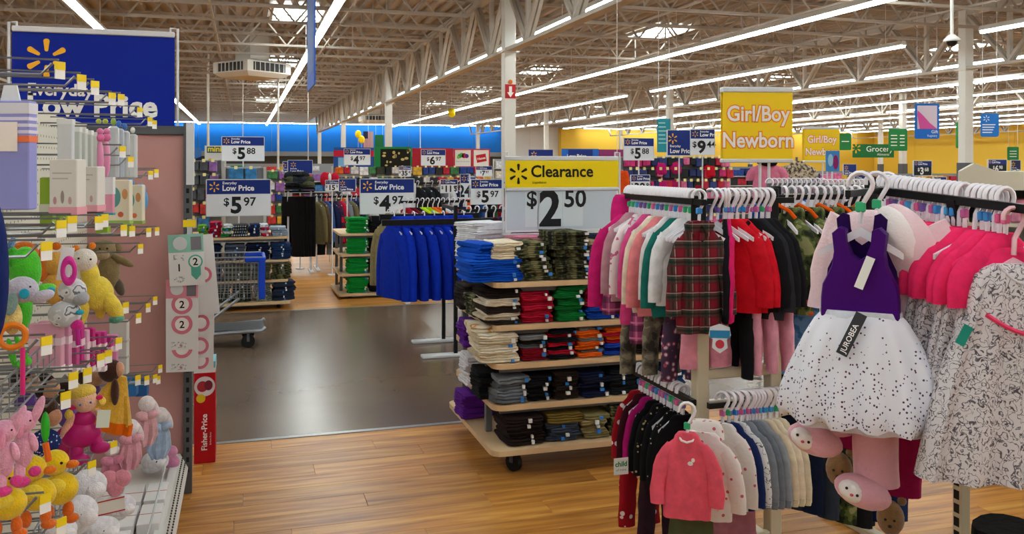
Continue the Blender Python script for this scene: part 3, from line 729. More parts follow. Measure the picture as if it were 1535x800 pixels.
# -------- green shirt rack beyond the aisle
GX0, GX1, GY0, GY1 = 1.14, 2.3, 11.0, 11.95
GZ = [.06, .30, .545, .80]
shelf_rack('maple rolling rack of folded green and black shirts past the aisle', GX0, GX1, GY0, GY1, GZ, .05)
for si in range(4):
    nm = ['bottom', 'second', 'third', 'top'][si]
    a, b_ = XY(518, GY0 + .1), XY(549, GY0 + .1)
    pile('folded_shirt', 'bright green shirt folded on the %s shelf of the rack past the aisle' % nm, 'folded clothes', 'green shirts, %s shelf' % nm, (a + b_) / 2 + .02, GY0 + .17, GZ[si] + .004, [fab('0f8a34'), fab('15963e')], 7, (b_ - a) * .95, .28, .028, stx=.4)
    a, b_ = XY(551, GY0 + .1), XY(582, GY0 + .1)
    pile('folded_shirt', 'black shirt folded beside the green ones on the %s shelf' % nm, 'folded clothes', 'black shirts, %s shelf' % nm, (a + b_) / 2 + .02, GY0 + .17, GZ[si] + .004, [fab('15161a')], 7, (b_ - a) * .95, .28, .028, stx=.4)
    pile('folded_shirt', 'grey-white shirt folded right of the black ones on the %s shelf' % nm, 'folded clothes', 'grey shirts, %s shelf' % nm, b_ + .17, GY0 + .17, GZ[si] + .004, [fab('9aa0a8'), fab('252a38')], 6, .25, .28, .028)
# ================================================================== HANGING CLOTHES
RAILK = M('rail_black', '17181b', .4, metal=.4)
FA = -pi / 2     # garment front turned to -X
def rail(parent, a, b, w=.02, h=.022): return put('rail', B().bar(a, b, w, h), RAILK, parent)
# ---------- two-tier rack of toddler clothes
NR = thing('clothes_rack', 'beige and black two-tier clothes rack behind the plaid shirt', 'clothes rack', (0, 0, 0))
for x, y in ((1.665, 3.0), (1.995, 3.02)):
    put('post', B().rbox(x - .026, y - .026, .05, x + .026, y + .026, 1.02, .004), BEIGE, NR)
    put('upper_post', B().rbox(x - .018, y - .018, 1.02, x + .018, y + .018, 1.56, .003), RAILK, NR)
    put('foot', B().rbox(x - .028, y - .42, .03, x + .028, y + .42, .07, .006), BEIGE, NR)
    for yy in (-.36, .36): put('glide', B().cyl((x, y + yy, 0), (x, y + yy, .03), .022, 10), RUBBER, NR)
put('cross_beam', B().rbox(1.69, 2.995, .83, 1.97, 3.025, .87, .004), BEIGE, NR)
put('cross_beam', B().rbox(1.69, 2.995, .18, 1.97, 3.025, .22, .004), BEIGE, NR)
put('tie_rod', B().cyl((1.69, 3.04, .86), (1.97, 3.06, .80), .006, 8), FRAMEW, NR)
rail(NR, (1.615, 2.88, 1.512), (1.615, 3.56, 1.512)); rail(NR, (1.62, 2.98, 1.512), (2.06, 2.98, 1.512))
rail(NR, (1.63, 2.98, .752), (1.63, 3.5, .752)); rail(NR, (1.66, 2.93, .752), (2.08, 2.93, .752))
put('end_plate', B().rbox(1.60, 2.945, 1.43, 1.63, 2.955, 1.535, .003), RAILK, NR)
ZA, ZL = 1.512 + .02, .752 + .02
kid = top_set('kid', L=.37, S=.108, W=.115, D=.014, arm=.29, ar=.038, ac=.03, out=.022, fold=.004, k=3)
kidb = top_set('kidb', L=.33, S=.11, W=.125, D=.013, arm=.27, ar=.038, ac=.03, out=.02, fold=.005, k=4)
kidh = top_set('kidh', L=.36, S=.112, W=.115, D=.016, arm=.30, ar=.042, ac=.033, out=.02, fold=.003, k=3, hood=1.0)
HGA = 'hangers on the upper rail of the two-tier rack'; HGL = 'hangers on the lower rails of the two-tier rack'
def hang_row(items, p0, p1, rz, hl, hg, clips=True, hz=0, width=.2):
    """items: list of (set, name, label, material, part materials or {}); one hanger each, spread from p0 to p1"""
    n = len(items); p0, p1 = Vector(p0), Vector(p1); out = []
    for i, it in enumerate(items):
        p = p0.lerp(p1, i / max(1, n - 1))
        hanger(p, rz, hl, hg, width, random.choice(CLIPC) if clips else None)
        if it is None: out.append(None); continue
        g, nm, lb, m = it[:4]
        out.append(wear(g, nm, lb, 'clothing', m, p, rz + random.uniform(-.03, .03), None if len(it) < 6 else it[5], it[4] if len(it) > 4 else {}))
    return out
PLAID = plaid('tartan', '7a1626', [(16, 0, .45, '123c30', .62), (32, .1, .2, '5a1420', .6), (16, .6, .06, 'd0c0b8', .35), (16, .85, .12, '0c1514', .6)])
PINKPL = plaid('pink_plaid', 'a8467a', [(16, 0, .4, '2a2036', .6), (16, .5, .12, 'e58ab4', .7)])
FLORAL = ramp_mat('pink_floral', 'noise', [(0, 'e9dfe2'), (.55, 'e9dfe2'), (.58, 'c8688c'), (.64, 'e9dfe2')], 28)
CAMOGY = camo('camo_grey', ['3a3833', '575349', '6f6a5c', '8d8776'], 16)
hlA = 'clear plastic hanger on the upper rail behind the plaid shirt'
items = [(kidh, 'hooded_sweatshirt', 'magenta hooded sweatshirt at the far left of the upper rail', fab('c4206e')),
         (kid, 'sweater', 'pale grey and pink sweater behind the magenta hoodie', fab('b98a96')),
         (kidb, 'blouse', 'white blouse with pink flowers, third from the left on the upper rail', FLORAL),
         (kid, 'jersey', 'hot pink jersey between the flowered blouse and white tops', fab('cf4a86')),
         (kid, 'jersey', 'cream jersey between the pink jersey and white tops', fab('e2d6c2')),
         (kid, 'jersey', 'coral pink jersey half hidden by white tops', fab('dc7f84')),
         (kidb, 'blouse', 'white plain blouse behind the plaid shirt', fab('dcd8dc')),
         (kid, 'jersey', 'teal green jersey just behind the plaid shirt', fab('1d6a62')),
         (kidb, 'blouse', 'white blouse directly behind the plaid shirt, nearest of the white ones', fab('d9dade'))]
ys = [3.54, 3.48, 3.40, 3.32, 3.26, 3.2, 3.13, 3.07, 3.01]
for it, y in zip(items, ys):
    wear(it[0], it[1], it[2], 'clothing', it[3], (1.615, y, ZA), random.uniform(-.25, .15), sc=1.12 if y > 3.5 else random.uniform(.96, 1.05))
for i in range(30): hanger((1.615, 2.96 + i * .0195, ZA), 0, hlA, HGA, .2, random.choice(CLIPC) if i % 2 else None)
# plaid shirt in front
shirt = top_set('plaid', L=.40, S=.078, W=.088, D=.024, arm=.28, ar=.034, ac=.028, out=.03, fold=.007, k=2, neck=.042, n=28, slope=.05, fwd=-.03)
t = wear(shirt, 'plaid_shirt', 'red and green plaid button-up shirt at the front of the upper rail', 'clothing', PLAID, (1.608, 2.905, ZA), -.16)
for s in (-1, 1):
    put('collar', B().prism([(0, -.10), (s * .012, -.085), (s * .047, -.092), (s * .05, -.105), (s * .028, -.145)][::s], -.03, -.022), PLAID, t, smooth=False)
put('placket', B().box(-.009, -.034, -.49, .009, -.0305, -.13), PLAID, t)
for i in range(6): put('button', B().cyl((0, -.037, -.16 - i * .055), (0, -.034, -.16 - i * .055), .0045, 8), plas('2a1a1c'), t)
for s, sl in zip((-1, 1), [c for c in t.children if c.name.startswith('sleeve')]): pass
hanger((1.608, 2.905, ZA), -.16, 'clear plastic hanger holding the plaid shirt', None, .2, '3a8fd6')
# trousers and shorts hanging from the outfits on the upper rail
leg = pants_set('leggings', L=.30, Wd=.075, D=.012, leg=.04, hem=.036)
legs = pants_set('shorts', L=.2, Wd=.09, D=.014, leg=.05, hem=.05)
def lower(name, label, m, x, y, ztop, g=leg, rz=0): return wear(g, name, label, 'clothing', m, (x, y, ztop + .1), rz)
lower('leggings', 'grey camouflage leggings hanging under the flowered blouse', CAMOGY, 1.60, 3.40, 1.075)
lower('leggings', 'grey camouflage leggings hanging left of the printed pair', CAMOGY, 1.635, 3.26, 1.10)
PRNT = ramp_mat('flower_print', 'vor', [(0, 'c9d0d8'), (.25, 'a8506e'), (.42, '4a3a52')], 45)
lower('leggings', 'flower printed grey leggings hanging under the plaid shirt', PRNT, 1.66, 3.14, 1.10)
lower('shorts', 'pink and navy plaid shorts hanging under the magenta hoodie', PINKPL, 1.585, 3.50, 1.21, legs)
lower('shorts', 'hot pink shorts hanging below the flowered blouse', fab('cc3f7c'), 1.605, 3.36, 1.19, legs)
lower('shorts', 'pink checked shorts hanging between hot pink shorts and camouflage leggings', PINKPL, 1.625, 3.31, 1.12, legs)
lower('leggings', 'pale pink leggings just below the hem of the plaid shirt', fab('d58a9c'), 1.69, 3.0, 1.08, legs)
hlB = 'clear plastic hanger on the upper rail above the red jackets'
fl = top_set('fleece', L=.34, S=.105, W=.115, D=.017, arm=.27, ar=.043, ac=.038, out=.02, fold=.003, k=2, flat=.55)
rowB = [(kid, 'cardigan', 'black cardigan left of the red jackets', fab('16151a')), (kid, 'jersey', 'hot pink jersey left of the red jackets', fab('cf1f66')),
        (fl, 'fleece_jacket', 'left bright red fleece jacket of the pair', fab('c81424'), {}), (fl, 'fleece_jacket', 'right bright red fleece jacket of the pair, black collar', fab('cf1628')),
        (fl, 'sweatshirt', 'black sweatshirt directly right of the red jackets', fab('151519')), (kid, 'jersey', 'dark grey jersey between black sweatshirts', fab('2a2a31')),
        (fl, 'sweatshirt', 'black sweatshirt with a dark zip, second from the rack end', fab('18181c')), (fl, 'sweatshirt', 'black sweatshirt at the right end of the upper rail', fab('131318'))]
o = []
for it, x, r_ in zip(rowB, (1.762, 1.775, 1.79, 1.815, 1.87, 1.895, 1.92, 1.945), (-.5, -.5, .65, .75, .65, .55, .5, .5)):
    hanger((x, 2.98, ZA), FA + r_, hlB, 'hangers above the red jackets', .2, random.choice(CLIPC)); o.append(wear(it[0], it[1], it[2], 'clothing', it[3], (x, 2.98, ZA), FA + r_))
for i in range(10): hanger((1.70 + i * .028, 2.98, ZA), FA + .45 + random.uniform(-.1, .1), hlB, 'hangers above the red jackets', .2, random.choice(CLIPC) if i % 2 else None)
put('collar', B().tube([(-.045, -.005, -.10), (-.03, -.022, -.118), (0, -.026, -.124), (.03, -.022, -.118), (.045, -.005, -.10)], .010, 6), fab('151519'), o[3])
for i, x in enumerate((1.86, 1.93, 2.0)):
    lower('leggings', ['pale pink leggings under the left red jacket', 'pale pink leggings under the black sweatshirts', 'pale pink leggings at the right end under the black sweatshirts'][i], fab('d99aae'), x, 2.98, 1.16, leg, FA)
lower('trousers', 'black trousers hanging under the red jackets', fab('131317'), 1.83, 2.99, 1.14, leg, FA)
# tags
def hangtag(label, p, w, h, rz=-.25, green=True):
    o = tag(put('hang_tag', B().box(-w / 2, -.001, -h, w / 2, .001, 0), M('tag_card', 'e6e8e4', .5), None, p, (0, 0, rz)), label, 'tag')
    text(o, 'child', h * .42, 0, -h * .5, M('tag_green', '1d8a4e', .5), -.0015, .03); text(o, 'of mine', h * .22, 0, -h * .78, M('tag_grey', '6b8a80', .5), -.0015, .0)
    return o
hangtag('white tag with green lettering below the flowered blouse', at(977, 441, 3.52), .052, .075)
hangtag('white tag with green lettering below the red spotted outfit', at(931, 686, 3.5), .062, .066, .0)
o = tag(put('hang_tag', B().prism([(-.035, 0), (-.04, -.03), (-.025, -.045), (-.028, -.075), (0, -.095), (.028, -.075), (.025, -.045), (.04, -.03), (.035, 0), (0, .012)], -.001, .001), M('tag_pale', 'd5dde2', .5), None, at(1079, 490, 3.2), (0, 0, -.4)), 'shield-shaped blue and white tag under the plaid shirt hem', 'tag')
put('print_band', B().box(-.036, -.002, -.04, .036, -.0011, -.012), M('tag_blue', '2b86b8', .5), o); put('print_spot', B().prism(disc(0, -.062, .016), -.002, -.0011), M('tag_red', 'c2384a', .5), o)
# lower tier, rail running back: black tops and a red spotted outfit
REDDOT = dots('red_spots', '9c0f22', 'e8dadc', 26, .27); BLKDOT = dots('black_gold_dots', '111114', 'b8a878', 45, .2)
baby = top_set('baby', L=.29, S=.088, W=.095, D=.013, arm=.23, ar=.033, ac=.027, out=.018, fold=.004, k=3, slope=.036)
babyj = top_set('babyj', L=.30, S=.09, W=.1, D=.015, arm=.245, ar=.036, ac=.031, out=.022, fold=.004, k=2, slope=.036)
row1 = [(baby, 'top', 'red top with white spots at the far end of the lower rail', REDDOT), (baby, 'top', 'dark maroon top behind the magenta one on the lower rail', fab('3a1420')),
        (baby, 'top', 'magenta top among the black ones on the lower rail', fab('b01a72')), (baby, 'top', 'plain black top right of the magenta one', fab('131316')),
        (baby, 'top', 'black top with small gold dots on the lower rail', BLKDOT), (baby, 'top', 'black top between the gold dotted ones', fab('17171b')),
        (baby, 'top', 'black gold-dotted top nearer the pink shirt', dots('black_white_dots', '121216', 'c8c2b0', 60, .16)), (babyj, 'top', 'black top nearest the pink shirt on the lower rail', fab('0f0f12'))]
row1 = [(a, 'infant_shirt', l.replace(' top ', ' shirt '), m) for a, _, l, m in row1]
hl1 = 'clear plastic hanger on the lower rail above the black shirts'
hang_row(row1, (1.63, 3.46, ZL), (1.63, 3.07, ZL), 0, hl1, HGL, width=.17)
for i in range(13): hanger((1.63, 3.08 + i * .03, ZL), random.uniform(-.05, .05), hl1, HGL, .17, random.choice(CLIPC))
bp = pants_set('babypants', L=.34, Wd=.08, D=.02, leg=.043, hem=.038)
wear(bp, 'leggings', 'red leggings with white spots hanging below the red spotted shirt', 'clothing', REDDOT, (1.60, 3.40, .575), 0)
wear(bp, 'leggings', 'dark plum leggings hanging below the black shirts', 'clothing', fab('33202c'), (1.63, 3.28, .54), 0)
# lower tier, rail across: pink shirt, white floral, greys, creams
GREYK = fab('7d848e'); CREAM = fab('d9ccb2')
FL2 = dots('red_sprig', 'e3dcd8', 'c2606c', 34, .2)
row2 = [(babyj, 'infant_shirt', 'white shirt with red sprigs behind the pink shirt', FL2), (babyj, 'infant_shirt', 'navy shirt behind the white sprigged one', fab('1a2a5c')),
        (babyj, 'infant_shirt', 'white shirt with grey lettering left of the grey sweatshirts', ramp_mat('grey_letter', 'noise', [(0, 'd8d9dc'), (.52, '5a5f66'), (.56, 'd8d9dc'), (.7, 'd8d9dc')], 40)),
        (babyj, 'sweatshirt', 'grey marl sweatshirt wearing the orange price tag', GREYK), (babyj, 'sweatshirt', 'slate grey sweatshirt, middle of the lower row', fab('6a727d')),
        (babyj, 'sweatshirt', 'light grey sweatshirt left of the cream ones', fab('8b929b')), (babyj, 'sweatshirt', 'left cream sweatshirt of the lower row', CREAM),
        (babyj, 'sweatshirt', 'middle cream sweatshirt of the lower row', fab('e0d4bd')), (babyj, 'sweatshirt', 'right cream sweatshirt at the end of the lower row', fab('d2c5aa'))]
hl2 = 'clear plastic hanger on the lower rail above the grey and cream sweatshirts'
oo = hang_row(row2, (1.72, 2.93, ZL), (1.95, 2.93, ZL), FA + .62, hl2, 'hangers above the grey and cream sweatshirts', width=.17)
for i in range(10): hanger((1.72 + i * .026, 2.93, ZL), FA + .62 + random.uniform(-.1, .1), hl2, 'hangers above the grey and cream sweatshirts', .17, random.choice(CLIPC))
for s in oo[3:]:
    for sg_ in (-1, 1): put('cuff', B().tube([(sg_ * .1095, 0, -.362), (sg_ * .107, 0, -.39)], .03, 10), fab('6f7681') if s in oo[3:6] else fab('cabd9f'), s, sc=(1, .6, 1))
tg = put('hang_tag', B().box(-.024, -.001, -.07, .024, .001, 0), M('tag_card', 'e6e8e4'), oo[3], (-.03, -.036, -.26)); put('orange_patch', B().box(-.019, -.002, -.045, .019, -.0011, -.008), M('tag_orange', 'd96a18', .5), tg)
PINKS = fab('e2586c')
pshirt = top_set('pinkshirt', L=.275, S=.066, W=.08, D=.02, arm=.2, ar=.028, ac=.026, out=.035, fold=.006, k=2, neck=.03, n=26, slope=.03, fwd=-.015, z0=-.085)
pp = at(1030, 610, 2.98)
t = wear(pshirt, 'infant_shirt', 'coral pink long-sleeved shirt with a tiny white animal, facing the camera', 'clothing', PINKS, (pp.x, pp.y, .84 - .02), -.55)
put('neck_trim', B().tube([(-.03, -.004, -.082), (-.018, -.019, -.097), (0, -.023, -.102), (.018, -.019, -.097), (.03, -.004, -.082)], .004, 6), fab('f0dcdc'), t)
m_ = put('motif', B().prism(disc(.012, -.17, .009, .007, 12), -.0285, -.0265).prism(disc(.021, -.158, .006, .007, 10), -.0285, -.0265), WHITE, t)
hanger((pp.x, pp.y, .82), -.55, 'clear plastic hanger holding the coral pink shirt', None, .15, '38b37a')
wt = top_set('whitecowl', L=.29, S=.088, W=.098, D=.02, arm=.22, ar=.034, ac=.03, out=.03, fold=.006, n=26, slope=.036, hood=.55)
pw = at(1055, 610, 3.1)
wear(wt, 'infant_hoodie', 'white hooded shirt with pink sprigs directly behind the coral pink shirt', 'clothing', FL2, (pw.x, pw.y, .80), -.7)
po = at(1036, 700, 3.1)
wear(leg, 'leggings', 'olive green leggings below the coral pink shirt', 'clothing', fab('4c5236'), (po.x, po.y, .52), -.4)
po = at(1094, 700, 3.3)
wear(leg, 'leggings', 'dusty pink leggings below the white sprigged shirt', 'clothing', fab('a86a78'), (po.x + .02, po.y, .46), -.6)
# ---------- camouflage fleece rack to the right
CR = thing('clothes_rack', 'black clothes rack carrying the camouflage fleece jackets', 'clothes rack', (0, 0, 0))
for x in (2.18, 2.66):
    put('post', B().rbox(x - .02, 3.26, .05, x + .02, 3.3, 1.56, .004), RAILK, CR); put('foot', B().rbox(x - .025, 2.95, .0, x + .025, 3.6, .04, .006), BEIGE, CR)
rail(CR, (2.14, 3.24, 1.512), (2.72, 3.24, 1.512)); rail(CR, (2.14, 3.24, .752), (2.72, 3.24, .752))
CAMF = camo('camo_fleece', ['1c2216', '36401f', '5a6636', '8a8a5c'], 15); ORG = fab('e0590c')
flc = top_set('camofleece', L=.40, S=.125, W=.14, D=.03, arm=.31, ar=.052, ac=.045, out=.03, fold=.008, k=2, hood=.5, flat=.6)
for i in range(5):
    x = 2.21 + i * .10
    lb = ['leftmost', 'second', 'third', 'fourth', 'rightmost'][i] + ' green camouflage fleece jacket with orange trim'
    t = wear(flc, 'fleece_jacket', lb, 'clothing', CAMF, (x, 3.24, ZA), FA + random.uniform(-.25, .25))
    put('hem_trim', B().torus((0, 0, -.495), 1, .075, 'Z', 24, 6), ORG, t, sc=(.135, .042, .1), loc=(0, 0, -.445))
    put('hood_trim', B().tube([(-.07, -.02, -.105), (-.05, -.035, -.075), (0, -.05, -.05), (.05, -.035, -.075), (.07, -.02, -.105)], .008, 6), ORG, t)
    for s in (-1, 1): put('cuff_trim', B().tube([(s * .152, 0, -.435), (s * .152, 0, -.452)], .05, 12), ORG, t, sc=(1, .62, 1))
hlC = 'white plastic hanger above the camouflage fleece jackets'
for i in range(13): hanger((2.2 + i * .036, 3.24, ZA), FA + random.uniform(-.2, .2), hlC, 'hangers above the camouflage fleece', .24, None)
jean = pants_set('jeans', L=.46, Wd=.11, D=.022, leg=.058, hem=.05)
for i, (x, y, zt, lb, m) in enumerate(((2.23, 3.22, 1.07, 'light blue denim trousers hanging under the camouflage fleece', ramp_mat('acid_denim', 'noise', [(0, '4f86c0'), (.5, '6ea2d6'), (.6, '3f76b4')], 30, const=False)),
        (2.24, 3.22, .66, 'dark navy jeans, leftmost on the lower rail by the cream sweatshirts', fab('141c34')), (2.30, 3.2, .64, 'slate trousers right of the dark navy jeans', fab('2c3440')), (2.37, 3.18, .62, 'green camouflage trousers on the lower rail below the spotted skirt', CAMF), (2.44, 3.17, .60, 'black trousers right of the camouflage pair', fab('18191c')),
        (2.51, 3.16, .62, 'navy blue jeans below the pink slipper', fab('16264c')), (2.60, 3.15, .62, 'dark blue jeans with a flared leg, rightmost on the lower rail', fab('1a2b52')))):
    wear(jean, 'trousers', lb, 'clothing', m, (x, y, zt + .1), FA + .5)
for i in range(9): hanger((2.2 + i * .055, 3.24, ZL), FA + .3, 'grey plastic hanger above the jeans on the lower rail', 'hangers above the jeans', .2, None, M('hanger_grey', '9a9ca2', .3))
# ---------- near rack at the right edge: spotted-skirt dress, pink sleeper, print dresses
FR = thing('clothes_rack', 'clothes rack with a slotted beige post at the right edge', 'clothes rack', (0, 0, 0))
fpx, fpy = 1.835, 1.90
put('post', B().rbox(fpx - .016, fpy - .016, 0.03, fpx + .016, fpy + .016, 1.5, .003), BEIGE, FR)
for i in range(30): put('slot', B().box(-.0165, -.009, -.012, -.0155, .009, .012), RUBBER, FR, (fpx - .0005, fpy, .16 + i * .036))
put('base_plate', B().rbox(fpx - .3, fpy - .3, 0, fpx + .3, fpy + .3, .03, .006), BEIGE, FR)
ZF = 1.575
rail(FR, (1.81, 1.55, ZF - .039), (1.81, 2.22, ZF)); put('end_plate', B().rbox(1.792, 2.215, ZF - .06, 1.83, 2.235, ZF + .04, .004), RAILK, FR)
put('arm', B().bar((fpx, fpy, 1.47), (1.81, fpy, ZF - .015), .03), RAILK, FR); put('face_out_arm', B().bar((1.82, 2.19, ZF), (1.50, 1.93, ZF), .014, .018), RAILK, FR)
hlF = 'clear plastic hanger in the tight row on the near rail'
for i in range(24):
    y = 2.16 - i * .0185
    if i == 17: continue
    hanger((1.81, y, ZF + .02 - (2.2 - y) * .06), random.uniform(-.07, .07), hlF, 'tight row of hangers on the near rail', .24, random.choice(CLIPC) if i % 3 else None, tilt=random.uniform(-.04, .04))
HOT = fab('e42a62')
PRINT_ = None
def scribble(name):
    m, N, L, P = newmat(name); P.inputs['Roughness'].default_value = .75
    tc = N.new('ShaderNodeTexCoord'); n = N.new('ShaderNodeTexNoise'); n.inputs['Scale'].default_value = 55; n.inputs['Detail'].default_value = 1.5; n.inputs['Distortion'].default_value = 1.2
    a = N.new('ShaderNodeMath'); a.operation = 'SUBTRACT'; a.inputs[1].default_value = .5; b = N.new('ShaderNodeMath'); b.operation = 'ABSOLUTE'
    r = N.new('ShaderNodeValToRGB'); e = r.color_ramp.elements; e[0].position = .012; e[0].color = lin('4b444c'); e[1].position = .05; e[1].color = lin('cfc9cc')
    L.new(tc.outputs['Object'], n.inputs['Vector']); L.new(n.outputs['Fac'], a.inputs[0]); L.new(a.outputs[0], b.inputs[0]); L.new(b.outputs[0], r.inputs[0]); L.new(r.outputs[0], P.inputs['Base Color'])
    MATS[name] = m; return m
SCR = scribble('animal_outline_print')
def dress_mesh(key, rows, n=36, fold=.02, k=4, ph=0):
    if key not in GM: GM[key] = body_mesh(rows, n, fold, k, ph)
    return GM[key]
pd = dress_mesh('printdress', [(-.115, .045, .012), (-.13, .075, .014), (-.16, .112, .016), (-.2, .118, .02), (-.3, .14, .026), (-.45, .175, .034), (-.6, .2, .04)], 30, .012, 4)
bol = top_set('bolero', L=.15, S=.118, W=.12, D=.026, arm=.12, ar=.042, ac=.04, out=.015, fold=.003, hood=False)
for i in range(9):
    y = 2.02 - i * .034
    nm = ['farthest', 'second farthest', 'third', 'fourth', 'fifth', 'sixth', 'seventh', 'eighth', 'nearest'][i]
    t = thing('print_dress', 'white print dress with hot pink bolero, %s in the near rail row' % nm, 'clothing', (1.81, y, ZF + .02 - (2.2 - y) * .06), random.uniform(-.1, .1))
    put('skirt', pd, SCR, t); put('bolero', bol['body'], HOT, t)
    for s in bol['sleeve']: put('sleeve', s, HOT, t)
# the print dress at the very front
fd = dress_mesh('frontdress', [(-.185, .05, .02), (-.195, .075, .028), (-.21, .10, .034), (-.25, .115, .04), (-.31, .125, .05), (-.42, .175, .062), (-.56, .215, .075), (-.70, .245, .085)], 44, .02, 5)
t = thing('print_dress', 'white sleeveless dress with grey animal print and pink braid at the right edge', 'clothing', (1.80, 1.70, ZF + .02), -.25)
put('skirt', fd, SCR, t)
put('pink_braid', B().tube([(-.105 + .21 * i / 10, -.062 - .012 * sin(pi * i / 10), -.30 - .045 * sin(pi * i / 10)) for i in range(11)], .006, 6), fab('e0466e'), t)
put('neck_trim', B().tube([(-.055 + .11 * i / 8, -.024 - .014 * sin(pi * i / 8), -.185 - .045 * sin(pi * i / 8)) for i in range(9)], .004, 6), fab('c9c3c8'), t)
put('bolero', dress_mesh('bolshort', [(-.15, .045, .03), (-.16, .085, .04), (-.19, .135, .046), (-.225, .14, .047), (-.25, .135, .044)], 24, .002), HOT, t, loc=(0, .045, 0))
hanger((1.80, 1.70, ZF - .055), -.25, 'pink-tinted clear hanger holding the front print dress', None, .22, None, M('hanger_pink', 'e6b8c4', .25))
o = put('teal_tag', B().box(-.012, -.001, -.05, .012, .001, 0), plas('168f80'), t, (-.135, -.04, -.33), (0, .5, 0))
# purple dress with white spotted skirt
PURP = M('purple_satin', '430a6e', .55, bump=.15, bscale=20, spec=.12)
def spotted_tulle():
    m, N, L, P = newmat('spotted_tulle'); P.inputs['Roughness'].default_value = .6
    tc = N.new('ShaderNodeTexCoord'); v = N.new('ShaderNodeTexVoronoi'); v.inputs['Scale'].default_value = 120
    sp = N.new('ShaderNodeSeparateXYZ'); mr = N.new('ShaderNodeMapRange'); mr.inputs[1].default_value = -.36; mr.inputs[2].default_value = -.61; mr.inputs[3].default_value = .05; mr.inputs[4].default_value = .62
    cr = N.new('ShaderNodeTexVoronoi'); cr.inputs['Scale'].default_value = 120
    L.new(tc.outputs['Object'], v.inputs['Vector']); L.new(tc.outputs['Object'], cr.inputs['Vector']); L.new(tc.outputs['Object'], sp.inputs[0]); L.new(sp.outputs['Z'], mr.inputs[0])
    lt = N.new('ShaderNodeMath'); lt.operation = 'LESS_THAN'; lt.inputs[1].default_value = .34; L.new(v.outputs['Distance'], lt.inputs[0])
    s2 = N.new('ShaderNodeSeparateXYZ'); L.new(cr.outputs['Color'], s2.inputs[0]); l2 = N.new('ShaderNodeMath'); l2.operation = 'LESS_THAN'; L.new(s2.outputs[0], l2.inputs[0]); L.new(mr.outputs[0], l2.inputs[1])
    mu = N.new('ShaderNodeMath'); mu.operation = 'MULTIPLY'; L.new(lt.outputs[0], mu.inputs[0]); L.new(l2.outputs[0], mu.inputs[1])
    mx = N.new('ShaderNodeMixRGB'); mx.inputs[1].default_value = lin('dfe0ea'); mx.inputs[2].default_value = lin('4a2a55'); L.new(mu.outputs[0], mx.inputs[0]); L.new(mx.outputs[0], P.inputs['Base Color'])
    MATS['spotted_tulle'] = m; return m
pc = at(1290, 300, 2.30)
PD = thing('party_dress', 'purple satin dress with a white spotted tulle skirt facing the camera', 'clothing', (pc.x, pc.y, 1.60), -.78)
half = [(.097, -.345), (.096, -.30), (.092, -.262), (.08, -.238), (.068, -.212), (.063, -.175), (.068, -.128), (.05, -.112), (.034, -.118), (.03, -.155), (.018, -.185), (0, -.197)]
outl = half + [(-x, z) for x, z in half[-2::-1]]
def bod(k, y, zf): return [(x * k, y - .018 * (1 - (x / .1) ** 2) * zf, z) for x, z in outl]
put('bodice', B().loft([bod(.95, -.032, 1), bod(.99, -.022, .6), bod(1, 0, 0), bod(.97, .022, 0)]), PURP, PD, smooth=True, angle=50)
put('neck_lining', B().loft([bod(.93, .028, 0), bod(.9, .034, 0)]), M('purple_lining', '2a0a4c', .7, spec=.1), PD, loc=(0, 0, .035))
put('waist_band', body_mesh([(-.328, .1, .047), (-.345, .102, .05)], 28, .001), fab('c9ccd6'), PD)
sk = body_mesh([(-.338, .1, .048), (-.355, .115, .06), (-.40, .142, .08), (-.48, .178, .10), (-.54, .2, .115), (-.59, .212, .12), (-.612, .205, .118)], 64, .022, 5, 1, hemwave=.006)
put('skirt', sk, spotted_tulle(), PD)
put('underskirt', body_mesh([(-.52, .14, .075), (-.63, .165, .085)], 40, .01, 4), fab('d5d3de'), PD)
tg = put('hang_tag', B().box(-.014, -.001, -.115, .014, .001, 0), M('tag_dark', '2a2a30', .4), PD, (.012, -.085, -.325), (-.2, .42, 0))
text(tg, 'JUROBEA', .019, .006, -.108, WHITE, -.002, .01, 'LEFT', rot=(pi / 2, -pi / 2, 0))
put('price_strip', B().box(-.011, -.001, -.085, .011, .001, 0), M('tag_card', 'e6e8e4'), PD, (.03, -.05, -.185), (-.12, .35, 0))
hanger((pc.x, pc.y, 1.60), -.78, 'clear plastic hanger holding the purple dress', None, .18, '38b37a', sc=1.15)
# hooded sleeper behind the dress
PK = M('fleece_pink', 'e2a9b8', .95, bump=.3, bscale=120, sheen=.4, spec=.1); PKW = M('fleece_pale', 'e9ccd3', .95, bump=.3, bscale=120, sheen=.4, spec=.1); FACEW = M('fleece_white', 'eee8e8', .95, bump=.3, bscale=120, spec=.1)
sc_ = at(1314, 300, 2.42)
SL = thing('hooded_sleeper', 'pale pink fleece hooded sleeper with animal feet behind the purple dress', 'clothing', (sc_.x, sc_.y, 1.60), -.75)
put('torso', body_mesh([(-.075, .05, .03), (-.09, .09, .04), (-.13, .14, .05), (-.2, .15, .055), (-.4, .15, .06), (-.58, .14, .06), (-.66, .13, .055)], 28, .006, 2), PKW, SL)
put('sleeve', sleeve_mesh((-.07, -.0, -.11), (-.125, -.01, -.19), (-.135, -.01, -.35), .055, .042, .6, 14, wr=.01), PKW, SL)
put('sleeve', sleeve_mesh((.12, -.02, -.12), (.19, -.06, -.25), (.155, -.06, -.52), .062, .05, .7, 14, wr=.01), PKW, SL)
put('hood', B().ell((.085, -.055, -.17), (.068, .06, .125), 22, 14, Matrix.Rotation(-.45, 3, 'Y'), .04), PKW, SL, smooth=True, angle=180)
